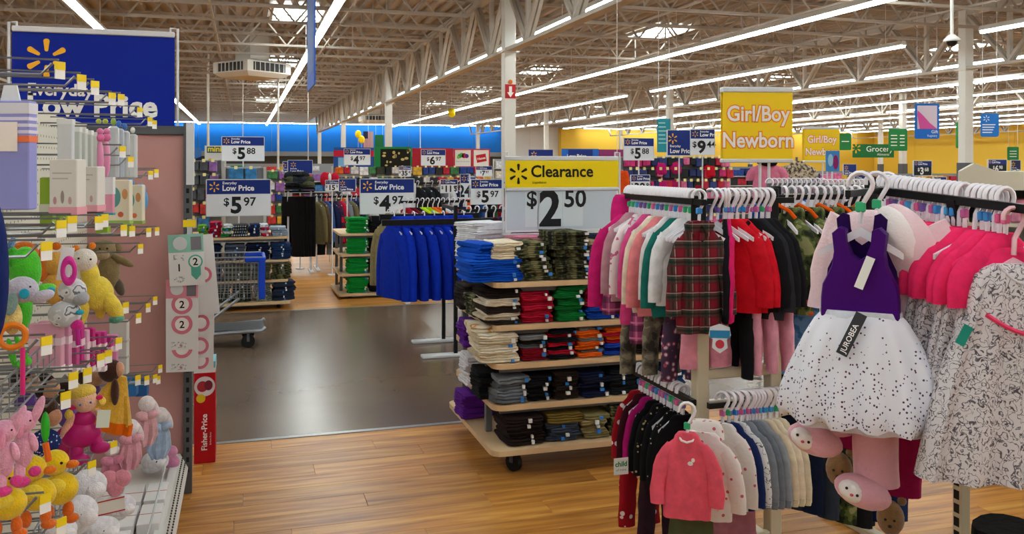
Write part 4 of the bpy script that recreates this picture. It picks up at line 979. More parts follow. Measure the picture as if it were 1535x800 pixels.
put('hood_lining', B().ell((.06, -.092, -.135), (.04, .032, .085), 18, 10, Matrix.Rotation(-.5, 3, 'Y'), .05), M('fleece_white', 'eee8e8'), SL, smooth=True, angle=180)
def leg_foot(dx, ztop, zfoot, toe, lbl, turn=0):
    L_ = sleeve_mesh((dx, 0, ztop), (dx, 0, (ztop + zfoot) / 2), (dx + .005, 0, zfoot), .062, .058, .85, 16, 'leg', wr=.007)
    o = put('leg', L_, PK, SL)
    f = put('foot', B().ell((dx - toe * .55, -.045, zfoot - .012), (.075, .055, .042), 18, 10, Matrix.Rotation(.25, 3, 'Y')), PK, SL, smooth=True, angle=180)
    put('face_patch', B().ell((dx - toe * 1.0, -.078, zfoot - .004), (.038, .028, .028), 14, 8, Matrix.Rotation(.45, 3, 'Y')), FACEW, f, smooth=True, angle=180)
    for ex, ez in ((-1.25, .012), (-.72, -.004)): put('eye', B().ell((dx + ex * toe, -.106, zfoot + ez), (.004, .004, .004), 8, 5), BLACK, f)
    put('nose', B().ell((dx - toe * 1.0, -.108, zfoot - .004), (.005, .004, .004), 8, 5), M('nose_pink', 'd8596a'), f)
leg_foot(-.005, -.55, -.825, .05, '')
leg_foot(-.125, -.53, -.70, .055, '')
# second sleeper behind it: magenta with bear feet
MAG = fab('8c0f45'); BR = plush_m('8a6a45')
sb = at(1330, 300, 2.58)
S2 = thing('bear_sleeper', 'magenta sleeper with brown bear feet behind the pale pink one', 'clothing', (sb.x, sb.y, 1.60), -.75)
put('torso', body_mesh([(-.1, .05, .02), (-.14, .12, .03), (-.3, .13, .035), (-.6, .13, .04), (-.68, .12, .04)], 20, .004), MAG, S2)
for dx, zf in ((.04, -.95), (-.10, -.83)):
    put('leg', sleeve_mesh((dx, 0, -.62), (dx, 0, -.8), (dx, 0, zf + .04), .06, .05, .5, 12, 'leg'), MAG, S2)
    f = put('foot', B().ell((dx - .03, -.03, zf - .02), (.038, .035, .05), 14, 9), BR, S2, smooth=True, angle=180)
    for ex in (-.03, .03): put('ear', B().ell((dx - .03 + ex, -.02, zf + .03), (.013, .01, .014), 8, 6), BR, f, smooth=True, angle=180)
    for ex in (-.012, .012): put('eye', B().ell((dx - .03 + ex, -.064, zf - .015), (.004, .003, .004), 6, 4), BLACK, f)
    put('nose', B().ell((dx - .03, -.066, zf - .032), (.006, .004, .005), 6, 4), BLACK, f)
hanger((sb.x, sb.y, 1.60), -.75, 'clear plastic hanger holding the magenta sleeper', None, .2)
hanger((sc_.x, sc_.y, 1.60), -.75, 'clear plastic hanger holding the pale pink sleeper', None, .2, '38b37a', sc=1.1)
tg = put('hang_tag', B().box(-.03, -.001, -.075, .03, .001, 0), M('tag_card', 'e6e8e4'), SL, (.185, -.11, -.52), (0, .5, 0))
text(tg, 'child', .03, 0, -.035, M('tag_green', '1d8a4e'), -.0016, .03)
# dark clothes on the low shelf under the near rack
pb = at(1640, 800, 2.0)
for i, (dx, dy, lb, m) in enumerate(((-.13, .12, 'black boots with lime green laces below the print dress', None), (.12, .1, 'black folded coat below the print dress at the right edge', fab('101014')))):
    if i == 0:
        t = thing('boots', lb, 'boots', (pb.x + dx, pb.y + dy, .0), .4)
        put('boot_shaft', B().loft([ring(0, 0, .02, .07, .06, 14), ring(0, 0, .3, .075, .065, 14), ring(0, 0, .74, .085, .07, 14), ring(0, 0, .80, .08, .065, 14)]), fab('141416'), t, smooth=True)
        put('boot_foot', B().ell((-.03, -.07, .05), (.06, .13, .05), 14, 8), RUBBER, t, smooth=True, angle=180)
        for k in range(3): put('lace', B().tube([(-.05, -.055, .765 + k * .018), (0, -.082, .77 + k * .018), (.05, -.055, .765 + k * .018)], .007, 6), plas('a8d41c'), t)
    else:
        me = body_mesh([(.0, .1, .06), (.1, .14, .08), (.5, .15, .08), (.8, .13, .07), (.86, .07, .04)], 20, .01)
        tag(put('winter_coat', me, m, None, (pb.x + dx + .1, pb.y + dy - .03, .0)), lb, 'clothing')
# ---------- blue hooded sweatshirts across the aisle
HR = thing('clothes_rack', 'black two-post rack with flat white feet carrying royal blue hoodies', 'clothes rack', (0, 0, 0))
for y, px in ((8.07, 665), (7.43, 683)):
    x = XY(px, y); put('post', B().rbox(x - .016, y - .016, .02, x + .016, y + .016, 1.3, .003), RAILK, HR)
    put('foot', B().rbox(x - .3, y - .05, 0, x + .18, y + .05, .025, .006), FRAMEW, HR)
    rail(HR, (1.12, y, 1.16), (2.1, y, 1.16), .03, .05)
put('cross_beam', B().bar((XY(665, 8.07), 8.07, 1.27), (XY(683, 7.43), 7.43, 1.27), .03), RAILK, HR)
rail(HR, (1.15, 7.75, 1.19), (2.05, 7.75, 1.19), .03, .05)
hood = top_set('hoodie', L=.63, S=.19, W=.21, D=.048, arm=.56, ar=.075, ac=.05, out=.05, fold=.012, k=2, hood=1.0, neck=.06, slope=.075, flat=.75)
ZH = 1.21
for i in range(8):
    lb = ['first', 'second', 'third', 'fourth', 'fifth', 'sixth', 'seventh', 'eighth'][i] + ' royal blue hoodie from the left on the aisle rack'
    x = 1.27 + i * .09
    t = wear(hood, 'hooded_sweatshirt', lb, 'clothing', fab('0a2fb0') if i % 2 else fab('0b2aa0'), (x, 7.75, ZH), FA + .25 + random.uniform(-.12, .12))
    hanger((x, 7.75, ZH), FA + .25, 'white plastic hanger holding a royal blue hoodie', 'hangers of the blue hoodies', .36)
for i, px in enumerate((583, 597)):
    q = at(px, 300, 8.6)
    t = wear(hood, 'hooded_jacket', ['left khaki hooded jacket beside the blue hoodies', 'right khaki hooded jacket touching the blue hoodies'][i], 'clothing', fab('8a7d58'), (q.x, q.y, 1.19), FA + .5)
    hanger((q.x, q.y, 1.19), FA + .5, 'white plastic hanger holding a khaki hooded jacket', 'hangers of the khaki jackets', .36)
# ================================================================== LEFT GONDOLA WITH BABY TOYS
PBX, PNY = -.73, 4.74
PEG = M('pegboard', 'd3d0c2', .6); PINKB = M('pink_panel', 'c08f8c', .6, var=.04, vscale=3); STEEL = M('steel_wire', '84878c', .3, metal=.7); UPG = M('gondola_upright', '5a5e63', .45, metal=.4)
GD = thing('gondola', 'shop gondola with ivory pegboard, pink end panel and white base deck', 'shelving', (0, 0, 0))
pbz = put('pegboard', B().box(PBX - .03, 1.2, .16, PBX, PNY, 1.85), PEG, GD)
hb_ = B()
for i in range(46):
    for j in range(22):
        y = 2.5 + i * .05; z = .9 + j * .043
        hb_.add([(PBX + .0006, y - .004, z - .004), (PBX + .0006, y + .004, z - .004), (PBX + .0006, y + .004, z + .004), (PBX + .0006, y - .004, z + .004)], [(0, 1, 2, 3)])
put('peg_holes', hb_, M('hole_dark', '4c4a44', .8), pbz)['kind'] = 'stuff'
put('end_panel', B().box(PBX, PNY, 0, -.285, PNY + .02, 1.80), PINKB, GD)
put('top_rail', B().rbox(PBX - .05, PNY - .02, 1.80, -.27, PNY + .04, 1.845, .004), UPG, GD)
u = put('upright', B().box(-.285, PNY - .03, 0, -.245, PNY + .03, 1.86), UPG, GD)
sl = B().box(-.272, PNY - .0315, -.012, -.258, PNY - .0295, .012).mesh('slot')
for i in range(34): put('slot', sl, RUBBER, u, (0, 0, .12 + i * .05))
put('upright_cap', B().box(-.272, PNY - .034, 1.55, -.236, PNY + .03, 1.86), FRAMEW, GD)
put('base_deck', B().box(PBX, 1.2, 0, -.33, PNY - .03, .17), M('deck_white', 'd8d8d4', .4), GD)
pr = put('price_rail', B().prism([(-.335, .10), (-.27, .10), (-.262, .13), (-.30, .205), (-.335, .205)], 1.2, PNY - .035), M('rail_white', 'dcdcd8', .35), GD)
pb_ = B()
for i in range(60): 
    for j in range(2): y = 2.9 + i * .03; pb_.box(-.290 + j * .012, y - .004, .187 - j * .024, -.284 + j * .012, y + .004, .193 - j * .024)
put('perforation', pb_, M('hole_dark', '4c4a44'), pr)['kind'] = 'stuff'
put('deck_fence', B().tube([(-.345, 2.2, .25), (-.345, PNY - .1, .25)], .004, 6).tube([(-.345, PNY - .1, .17), (-.345, PNY - .1, .25)], .004, 6), M('clear_fence', 'd5dadd', .2), GD)
# peg hooks, each with its price tag
HKM = {}
def peg_hook(px, py, X=-.36):
    p = atX(px, py, X); L_ = X - PBX; k = round(L_, 2)
    if k not in HKM: HKM[k] = B().tube([(PBX, 0, 0), (X - .02, 0, 0), (X, 0, .022)], .0032, 6).tube([(PBX, 0, .035), (X + .012, 0, .03)], .0022, 5).mesh('peg_hook', True)
    h = put('peg_hook', HKM[k], STEEL, GD, (0, p.y, p.z))
    t = put('price_tag', TAGM, WHITE, h, (X + .014, 0, .012), (0, 0, -.75)); put('tag_stripe', TAGS, M('tag_yellow', 'f0d21a', .5), t)
TAGM = B().box(-.001, -.011, -.02, .001, .011, .014).mesh('price_tag'); TAGS = B().box(-.0016, -.0112, -.002, .0016, .0112, .0142).mesh('tag_stripe')
for px, py in ((78, 112), (112, 129), (133, 137), (160, 153), (174, 154), (203, 172), (219, 186), (226, 190), (176, 232), (189, 247), (220, 266), (229, 263), (80, 350), (97, 342), (139, 340), (148, 336), (57, 384),
               (178, 350), (191, 351), (217, 352), (230, 350), (204, 377), (181, 466), (216, 465), (227, 454), (201, 481), (57, 526), (170, 520), (99, 577), (121, 569), (142, 546), (154, 540), (235, 556), (227, 571), (87, 607), (128, 708), (162, 676), (55, 763), (80, 797), (200, 574), (214, 574), (232, 573)):
    peg_hook(px, py)
# wire baskets
def wires(y0, y1, z, X0, X1):
    b = B()
    for i in range(4): zz = z + i * .028; b.tube([(X1, y0, zz), (X1, y1, zz)], .0025, 5)
    n = int((y1 - y0) / .06)
    for i in range(n + 1): y = y0 + (y1 - y0) * i / n; b.tube([(X0, y, z), (X1, y, z), (X1, y, z + .085)], .002, 4)
    o = put('wire_basket', b, STEEL, GD); o['kind'] = 'stuff'
wires(1.6, 2.7, 1.16, PBX, -.43); wires(2.2, 3.5, .74, PBX, -.45)
# big blue sign
sx0, sx1 = XY(18, 4.78), XY(262, 4.78)
BS = thing('overhead_sign', 'large blue Everyday Low Price sign above the pink end panel', 'sign', ((sx0 + sx1) / 2, 4.78, 1.855))
w_, h_ = sx1 - sx0, .45
put('board', B().box(-w_ / 2, -.004, 0, w_ / 2, .004, h_), M('sign_blue', '0a2596', .5, spec=.15), BS)
put('top_rail', B().rbox(-w_ / 2, -.012, h_ - .01, w_ / 2, .012, h_ + .018, .004), FRAMEW, BS); put('bottom_rail', B().rbox(-w_ / 2, -.01, -.012, w_ / 2, .01, .012, .004), M('sign_blue', '0d2f9e'), BS)
spark(BS, -w_ * .295, h_ * .70, .092, SPARKY, -.006)
text(BS, 'Everyday', .082, -w_ * .41, h_ * .30, WHITE, -.006, .025, 'LEFT', sx=.98); text(BS, 'Low Price', .148, -w_ * .415, h_ * .085, WHITE, -.006, .035, 'LEFT', sx=.98)
for s in (-1, 1):
    put('hanger_post', B().tube([(s * (w_ / 2 + .014), .0, -.05), (s * (w_ / 2 + .014), 0, h_ + .035), (s * (w_ / 2 - .02), 0, h_ + .035), (s * (w_ / 2 - .02), 0, h_ + .012)], .007, 6), FRAMEW, BS, smooth=True)
# ---- soft toys: parts given as (name, colour, dx, dy, rx, ry, depth radius, depth shift, roll) in units of the toy's own scale
def toy(name, label, px, py, X, parts, cat='plush toy', sub={}, ptype=plush_m, rzo=0, group=None):
    p = atX(px, py, X); d = dX(px, X); s = d / FPX; az = YAW + atan2(px - CX, FPX)
    t = thing(name, label, cat, p, -az + rzo, group)
    for q in parts:
        nm, hx, x, y, rx, ry, rd, dd = q[:8]; rl = q[8] if len(q) > 8 else 0
        m = ptype(hx) if isinstance(hx, str) else hx
        put(nm, B().ell((0, 0, 0), (rx * s, rd * s, ry * s), 18, 12, None, .015), m, t, ((x - px) * s, dd * s, -(y - py) * s), (0, radians(rl), 0), smooth=True, angle=180)
    return t, s
def face(t, s, px, py, eyes, dd, r=1.6, mat=None):
    for x, y in eyes: put('eye', B().ell((0, 0, 0), (r * s, r * s, r * s), 8, 5), mat or BLACK, t, ((x - px) * s, dd * s, -(y - py) * s), smooth=True, angle=180)
def ringp(t, s, px, py, x, y, R, r, hx, dd, sz=1):
    put('ring', B().torus((0, 0, 0), R * s, r * s, 'Y', 22, 8), plas(hx), t, ((x - px) * s, dd * s, -(y - py) * s), sc=(1, 1, sz), smooth=True)
G1 = 'e8cf4c'
t, s = toy('plush_giraffe', 'yellow plush giraffe with white head and orange horns', 145, 425, -.40, [('head', 'ece6dc', 128, 388, 18, 17, 16, -6), ('horn', 'e8811c', 117, 371, 5, 5, 5, 0), ('horn', 'e8811c', 139, 368, 5, 5, 5, 0), ('neck', G1, 136, 410, 13, 25, 13, 0, -12), ('belly', G1, 147, 440, 22, 27, 18, 0, -10), ('leg', G1, 166, 458, 12, 26, 12, -8, -28), ('hoof', '5fa58c', 172, 478, 11, 7, 10, -9, -10), ('leg', G1, 127, 462, 8, 24, 9, -6, 8), ('leg', G1, 150, 462, 8, 18, 9, 8)])
face(t, s, 145, 425, ((121, 384), (137, 386)), -22)
t, s = toy('plush_monkey', 'tan plush monkey behind the yellow giraffe', 163, 400, -.46, [('head', '8f7d5c', 156, 374, 18, 16, 15, 0), ('muzzle', 'b09c78', 154, 380, 11, 8, 8, -10), ('ear', '8f7d5c', 176, 372, 6, 7, 4, 0), ('ear', '8f7d5c', 139, 370, 6, 7, 4, 0), ('belly', '86744f', 163, 408, 16, 26, 14, 0), ('arm', '86744f', 180, 390, 6, 20, 7, -4, -60), ('leg', '7d6c4c', 160, 436, 8, 14, 8, -4), ('leg', '5e5344', 177, 430, 7, 15, 7, 0, -20)])
face(t, s, 163, 400, ((151, 371), (161, 371)), -15)
t, s = toy('plush_lion', 'orange-maned plush lion left of the giraffe', 82, 410, -.46, [('mane', 'd9701a', 66, 396, 10, 26, 14, 4), ('head', 'd9a648', 84, 395, 19, 18, 15, 0), ('ear', 'd9701a', 84, 369, 7, 6, 5, 0), ('belly', 'd9a648', 84, 432, 20, 26, 15, 2), ('leg', 'cf9a3a', 95, 452, 9, 17, 9, -3, -30)])
t, s = toy('plush_lion', 'second plush lion half hidden at the left behind the green dinosaur', 38, 385, -.52, [('mane', 'd9701a', 36, 380, 20, 18, 10, 6), ('head', 'e0b45a', 40, 388, 15, 15, 12, 0)])
t, s = toy('plush_dinosaur', 'lime green plush dinosaur with dangling legs at the left', 38, 410, -.42, [('head', '3fae2a', 22, 385, 9, 16, 10, -4), ('belly', '4cc02f', 38, 405, 22, 36, 18, 0), ('belly_low', '46b82c', 34, 460, 14, 36, 14, 0), ('arm', '5ccc3a', 62, 434, 17, 8, 8, -8, -12), ('claw', '2a9db0', 72, 436, 6, 6, 5, -14), ('leg', '4cc02f', 20, 525, 5, 22, 5, -6, -12), ('leg', '4cc02f', 33, 520, 5, 22, 5, -8, -22), ('foot', '55c838', 31, 543, 6, 6, 6, -8), ('foot', '55c838', 41, 540, 6, 6, 6, -8), ('tuft', '6b8fc0', 20, 364, 5, 10, 5, 0, 20)])
t, s = toy('plush_elephant', 'grey plush elephant with teal ear and an orange teether ring', 35, 450, -.38, [('head', 'b4b0c0', 33, 434, 23, 20, 18, 0), ('trunk', 'b4b0c0', 60, 445, 17, 9, 9, -6, -18), ('inner_ear', '1f96b4', 36, 438, 7, 8, 3, -18), ('ear', '7d9a96', 19, 452, 9, 17, 5, -16, 10), ('belly', 'd9c07a', 21, 475, 13, 25, 12, -2)])
ringp(t, s, 35, 450, 21, 500, 17, 4.5, 'e07a12', -14)
face(t, s, 35, 450, ((44, 428),), -18)
ZEB = ramp_mat('zebra_fur', 'noise', [(0, 'c4c6cc'), (.5, 'dcdee2'), (.56, '70747c'), (.62, 'd0d2d8')], 30)
t, s = toy('plush_zebra', 'grey and white striped plush zebra with a pink rattle', 103, 450, -.40, [('head', ZEB, 108, 436, 20, 19, 16, 0, 20), ('muzzle', 'a9acb4', 119, 447, 12, 11, 11, -7), ('belly', ZEB, 98, 470, 23, 20, 17, 0), ('patch', '2aa7c4', 118, 467, 6, 4, 4, -14), ('paw', 'd0268a', 114, 487, 9, 9, 8, -8)])
put('rattle_chain', B().tube([(11 * s, -12 * s, -40 * s), (13 * s, -12 * s, -66 * s)], 3.6 * s, 8), plas('b81f8c'), t)
ringp(t, s, 103, 450, 103, 404, 8, 3.2, 'd02a98', -16, 2.0)
put('header_card', B().box(-9 * s, -.001, 0, 9 * s, .001, 50 * s), card('e4e6ea'), t, (-8 * s, 2 * s, 30 * s), (0, .15, 0))
# dolls
def doll_hair(lb, px, py, X, hx='2a1a16'):
    t, s = toy('rag_doll', lb, px, py, X, [('head', 'c89a7a', px + 6, py + 2, 14, 15, 12, -2), ('hair', hx, px - 3, py - 2, 18, 19, 15, 3), ('dress', '5a3a8a', px, py + 30, 15, 22, 12, 0)], 'doll')
doll_hair('dark haired rag doll in the back row, left', 38, 573, -.50); doll_hair('dark haired rag doll in the back row, middle', 68, 580, -.48); doll_hair('dark haired rag doll behind the blonde doll', 102, 590, -.48); doll_hair('brown haired rag doll beside the blanket doll', 136, 562, -.47, '3a2218')
t, s = toy('rag_doll', 'dark haired doll in a blue spotted dress behind the ducks', 72, 640, -.45, [('head', 'b9866a', 78, 625, 13, 14, 12, -2), ('hair', '3a2016', 72, 618, 16, 20, 14, 3), ('dress', dots('navy_dots', '1a2a66', 'c8cce0', 120, .25), 68, 662, 22, 20, 14, 0)], 'doll')
MAGS = M('magenta_satin', 'b3126a', .4, bump=.2, bscale=40)
t, s = toy('rag_doll', 'blonde rag doll in a shiny magenta dress and boots', 127, 640, -.38, [('head', 'e8b89c', 127, 600, 18, 18, 15, 0), ('hair', 'e2c14e', 124, 588, 19, 12, 16, 2, -8), ('pigtail', 'e2c14e', 106, 617, 6, 8, 5, -6), ('bow', 'd2246a', 112, 607, 6, 4, 4, -6), ('pigtail', 'e2c14e', 150, 603, 6, 7, 5, -4), ('bow', 'd2246a', 147, 596, 5, 4, 4, -6), ('bodice', MAGS, 126, 628, 17, 14, 12, 0), ('skirt', MAGS, 122, 650, 28, 20, 15, -2), ('arm', 'e2a68c', 104, 634, 6, 20, 6, -6, 25), ('arm', 'e2a68c', 150, 622, 6, 14, 6, -6, -50), ('leg', MAGS, 116, 675, 10, 16, 9, -4), ('boot', MAGS, 120, 685, 14, 9, 10, -8), ('leg', MAGS, 143, 665, 9, 14, 9, -4), ('boot', MAGS, 148, 671, 14, 9, 10, -8)], 'doll')
face(t, s, 127, 640, ((121, 602), (135, 600)), -16, 1.8, M('eye_blue', '3a5fa8', .3))
put('hang_tag', B().box(-9 * s, -.001, -13 * s, 9 * s, .001, 13 * s), card('dde6dc'), t, (25 * s, -18 * s, 14 * s), (0, .1, 0))
t, s = toy('rag_doll', 'second magenta dressed doll under the blonde one', 105, 668, -.43, [('skirt', MAGS, 100, 660, 18, 22, 12, 0), ('leg', MAGS, 108, 684, 14, 12, 10, -4)], 'doll')
# blanket doll: brown head and a cone of yellow cloth with an orange hem
t, s = toy('blanket_doll', 'yellow comforter blanket doll with brown hair and orange hem', 168, 600, -.40, [('head', '3f241a', 166, 555, 17, 17, 14, 0), ('cheek', 'd9a484', 178, 553, 7, 11, 8, -6), ('ponytail', '4a2c22', 172, 585, 6, 20, 6, -12)], 'plush toy')
cone = [ring(0, 0, 38 * s, 8 * s, 6 * s, 20), ring(0, 0, 12 * s, 20 * s, 10 * s, 20, fold=2 * s), ring(3 * s, 0, -20 * s, 33 * s, 14 * s, 20, fold=4 * s, k=4), ring(4 * s, 0, -30 * s, 36 * s, 15 * s, 20, fold=4 * s, k=4)]
put('blanket', B().loft(cone), plush_m('e0ae3c'), t, rot=(0, .35, 0), smooth=True)
put('hem', B().loft([ring(4 * s, 0, -27 * s, 37 * s, 16 * s, 20, fold=4 * s, k=4), ring(5 * s, 0, -43 * s, 39 * s, 16 * s, 20, fold=4 * s, k=4)]), fab('e06a10'), t, rot=(0, .35, 0), smooth=True)
# pink elephants
def pink_eleph(lb, px, py, X):
    t, s = toy('plush_elephant', lb, px, py, X, [('head', 'e3a3bd', px, py - 36, 19, 17, 15, 0), ('trunk', 'e3a3bd', px + 20, py - 52, 7, 22, 7, -4, 20), ('ear', 'e08fb0', px - 4, py - 30, 6, 16, 4, -14), ('belly', 'e0a0ba', px + 1, py + 4, 14, 30, 13, 0), ('arm', 'e0a0ba', px + 14, py - 6, 6, 15, 6, -8, -15), ('foot', 'd63a86', px - 2, py + 52, 13, 8, 10, -6), ('leg', 'e0a0ba', px - 4, py + 38, 8, 18, 8, -2), ('foot', 'd63a86', px + 16, py + 40, 9, 8, 8, -3)])
    face(t, s, px, py, ((px + 10, py - 40),), -14)
pink_eleph('pale pink plush elephant with raised trunk beside the ducks', 34, 668, -.36)
pink_eleph('pale pink plush elephant cut by the left edge', 6, 682, -.36)
put('chain_strap', B().tube([(0, 0, .05), (0, 0, .13)], .004, 8), plas('d8287c'), bpy.data.objects['plush_elephant.001'], (0, -.01, .04))
# ducks
def duck(lb, px, py, X):
    t, s = toy('plush_duck', lb, px, py, X, [('head', 'e8c41c', px, py - 22, 20, 19, 17, 0), ('beak', 'e07212', px + 23, py - 18, 10, 6, 8, -6), ('belly', 'e6c21a', px + 8, py + 18, 25, 24, 20, 0), ('wing', 'ecd040', px + 1, py + 8, 14, 11, 7, -17, 10), ('leg', 'd8661a', px + 18, py + 50, 8, 14, 8, -6), ('foot', 'd8661a', px + 22, py + 62, 11, 7, 10, -9), ('leg', 'd8661a', px - 8, py + 52, 8, 13, 8, -2)])
    face(t, s, px, py, ((px + 9, py - 25),), -17, 2.2)
duck('yellow plush duck with orange beak nearest the white toys', 82, 715, -.37); duck('yellow plush duck in the middle of the three', 48, 724, -.39); duck('yellow plush duck cut by the left edge', 4, 738, -.40)
t = thing('toy_chain', 'green and orange toy chain above the ducks', 'toy', atX(68, 640, -.36)); put('link_upper', B().ell((0, 0, 0), (.008, .008, .03), 10, 6), plas('2fb02c'), t, smooth=True, angle=180); put('link_lower', B().tube([(0, 0, -.03), (.006, 0, -.065)], .006, 8), plas('e0661a'), t)
# bunny comforters
def comforter(lb, px, py, X, hx, head='ece4e6', h=46, wd=18):
    t, s = toy('bunny_comforter', lb, px, py, X, [('head', head, px, py, 12, 12, 11, 0), ('ear', head, px + 12, py + 8, 5, 15, 4, 2, -18), ('bow', hx, px - 6, py + 16, 10, 7, 7, -8, 20), ('bow', hx, px + 8, py + 15, 9, 6, 7, -8, -25)])
    put('blanket', B().loft([ring(0, 0, -10 * s, 8 * s, 7 * s, 18), ring(0, 0, -28 * s, wd * .8 * s, 9 * s, 18, fold=2 * s), ring(-2 * s, 0, -h * s, wd * s, 10 * s, 18, fold=4 * s, k=3), ring(-2 * s, 0, -(h + 16) * s, wd * .6 * s, 7 * s, 18, fold=4 * s, k=3)]), plush_m(hx), t, smooth=True)
comforter('pink bunny comforter in front of the brown haired blanket doll', 196, 640, -.38, 'e2a4b4'); comforter('pale pink bunny comforter higher on its hook', 220, 605, -.36, 'e6b2bc'); comforter('pale blue dotted bunny comforter at the far end', 240, 622, -.36, 'a9bfdc', h=48)
comforter('rose pink bunny comforter half hidden under the blonde doll', 168, 672, -.44, 'd98ba6')
# white plush heap on the deck
for i, (px, py, rx, ry, lb) in enumerate(((128, 728, 30, 24, 'white plush lamb at the back of the heap'), (118, 768, 27, 26, 'white plush lamb in front, looking right'), (178, 758, 24, 17, 'white plush lamb lying by the small boxes'), (152, 792, 26, 18, 'pinkish white plush lamb at the bottom'), (90, 795, 24, 18, 'white plush lamb under the ducks'), (232, 690, 20, 14, 'small white plush bundle at the deck end'))):
    X = -.42 if px < 200 else -.40
    t, s = toy('plush_lamb', lb, px, py, X, [('head', 'e6e4ea', px, py, rx, ry, rx * .7, 0), ('muzzle', 'eeeaee', px + rx * .45, py + ry * .15, rx * .5, ry * .5, rx * .4, -rx * .5), ('ear', 'dcd6de', px - rx * .6, py + ry * .1, rx * .25, ry * .5, rx * .2, -rx * .4, 20), ('fleece', 'e2e0e6', px - rx * .2, py + ry * .7, rx * .8, ry * .6, rx * .6, rx * .1)])
    face(t, s, px, py, ((px + rx * .15, py - ry * .1),), -rx * .66, 1.8)
t, s = toy('plush_heart', 'pink plush heart on the white toys', 172, 722, -.42, [('lobe', 'e08fa0', 164, 717, 13, 13, 9, 0), ('lobe', 'e08fa0', 182, 718, 13, 13, 9, 0), ('point', 'df8c9e', 173, 729, 12, 16, 8, 0)])
t, s = toy('plush_bunny', 'small lilac pink plush bunny at the end of the base deck', 258, 675, -.325, [('head', 'd68fb4', 257, 664, 9, 9, 8, 0), ('belly', 'd48ab0', 258, 680, 11, 11, 9, 0)])
t.location.z -= .04
tg = tag(put('care_label', B().box(-.035, -.001, -.02, .035, .001, .02), card('d8d4cc'), None, atX(167, 758, -.355), (0, -.05, .25)), 'white brand label card on the white plush toys', 'label')
put('border', B().box(-.035, -.0016, -.02, .035, -.0011, -.0165), REDP, tg); put('border', B().box(-.035, -.0016, .0165, .035, -.0011, .02), REDP, tg)
# small white boxes on the base deck
def pbox(lb, px, py, X, w, h, dp, col, rz=0, name='product_box', bands=(), cat='box', tilt=0, group=None, ptop=False):
    """printed box; local front is -Y; bands = (z0, z1, colour) as fractions of its height"""
    p = atX(px, py, X); az = YAW + atan2(px - CX, FPX)
    t = thing(name, lb, cat, p, rz, group); t.rotation_euler = (0, tilt, rz)
    put('carton', B().rbox(-w / 2, -dp / 2, 0, w / 2, dp / 2, h, .002), card(col), t)
    for z0, z1, c in bands: put('print_band', B().box(-w / 2 - .0008, -dp / 2 - .0008, h * z0, w / 2 + .0008, dp / 2 + .0008, h * z1), card(c), t)
    return t
bi = 0
for r_, (py, n) in enumerate(((738, 3), (756, 3), (775, 2), (796, 2))):
    for k in range(n):
        bi += 1; y = 4.12 - r_ * .26; x = -.60 + k * .095 + r_ * .0
        t = thing('product_box', 'small white carton with red trim in the %s deck row, %s from pegboard' % (['farthest', 'second', 'third', 'nearest'][r_], ['first', 'second', 'third'][k]), 'box', (x + .05, y, .172), 0, 'small white cartons on the base deck')
        put('carton', B().rbox(-.042, -.11, 0, .042, .11, .06, .002), card('e4e2e2'), t); put('print_band', B().box(-.0425, -.1105, .012, .0425, .1105, .018), REDP, t); put('flap_line', B().box(-.042, -.002, .0595, .042, .002, .0606), REDP, t)
# magenta and pink slim packages
for i, (px, c, nm) in enumerate(((70, 'd9a0b8', 'pale pink'), (82, 'cf8fae', 'rose'), (95, 'b84a86', 'plum pink'), (103, 'c22a86', 'magenta'), (112, 'e4b0cc', 'blush'), (121, 'c0207c', 'deep magenta'), (130, 'b81a74', 'dark magenta'), (140, 'c83c92', 'bright pink'), (150, 'bf2a80', 'hot pink'), (159, 'd884b4', 'light magenta'))):
    pbox(nm + ' slim carton hanging below the zebra and giraffe, one of ten', px, 556, -.45, .075, .115 + .01 * (i % 2), .022, c, -.2, bands=((.0, .12, 'e8e0e4'), (.55, .7, 'e8d0dc')), name='slim_package', cat='package')
pbox('clear plastic teether pack right of the pink cartons', 179, 560, -.42, .06, .19, .03, 'c9ccc8', -.2, name='blister_pack', cat='package', bands=((.3, .34, 'a8b0ac'), (.6, .64, 'b8bab4')))
for i in range(3): pbox(['left', 'middle', 'right'][i] + ' blue carton behind the bunny comforters', 196 + i * 17, 592, -.44, .05, .075, .05, '2c6fb0' if i != 1 else '245f9c', -.1, bands=((.7, .85, '9cc4e4'),))
# upper packages
t = pbox('lavender blanket in a clear bag with an orange band at the left edge', 16, 314, -.42, .085, .205, .03, '8f92d2', -.30, name='bagged_blanket', cat='package', bands=((.62, .68, 'e8764a'), (.70, .73, 'd8d4e8'), (.76, .79, 'd8d4e8'), (.82, .85, 'd8d4e8'), (.88, .98, 'd4d4de')))
put('insert_card', B().box(-.012, -.018, .11, .022, -.016, .165), card('efe6e0'), t)
ib = put('hang_loop', B().prism([(-.02, .2), (.02, .2), (.012, .235), (-.012, .235)], -.002, .002), M('clear_film', 'd9dde2', .2), t)
for i, (px, w, c) in enumerate(((99, .035, 'c9ccd0'), (112, .03, 'b9beba'), (121, .03, 'c0c4c0'), (130, .03, 'b4b9b6'), (139, .028, 'c4c7c6'))):
    pbox(['oval silver brush in a clear blister pack', 'first pale blister pack right of the brush', 'second pale blister pack right of the brush', 'third pale blister pack right of the brush', 'fourth pale blister pack beside the pink rattles'][i], px, 262 - (8 if i == 0 else 0), -.42, w, .125, .02, c, -.15, name='blister_pack', cat='package', bands=((.9, 1.0, 'd8dad8'),))
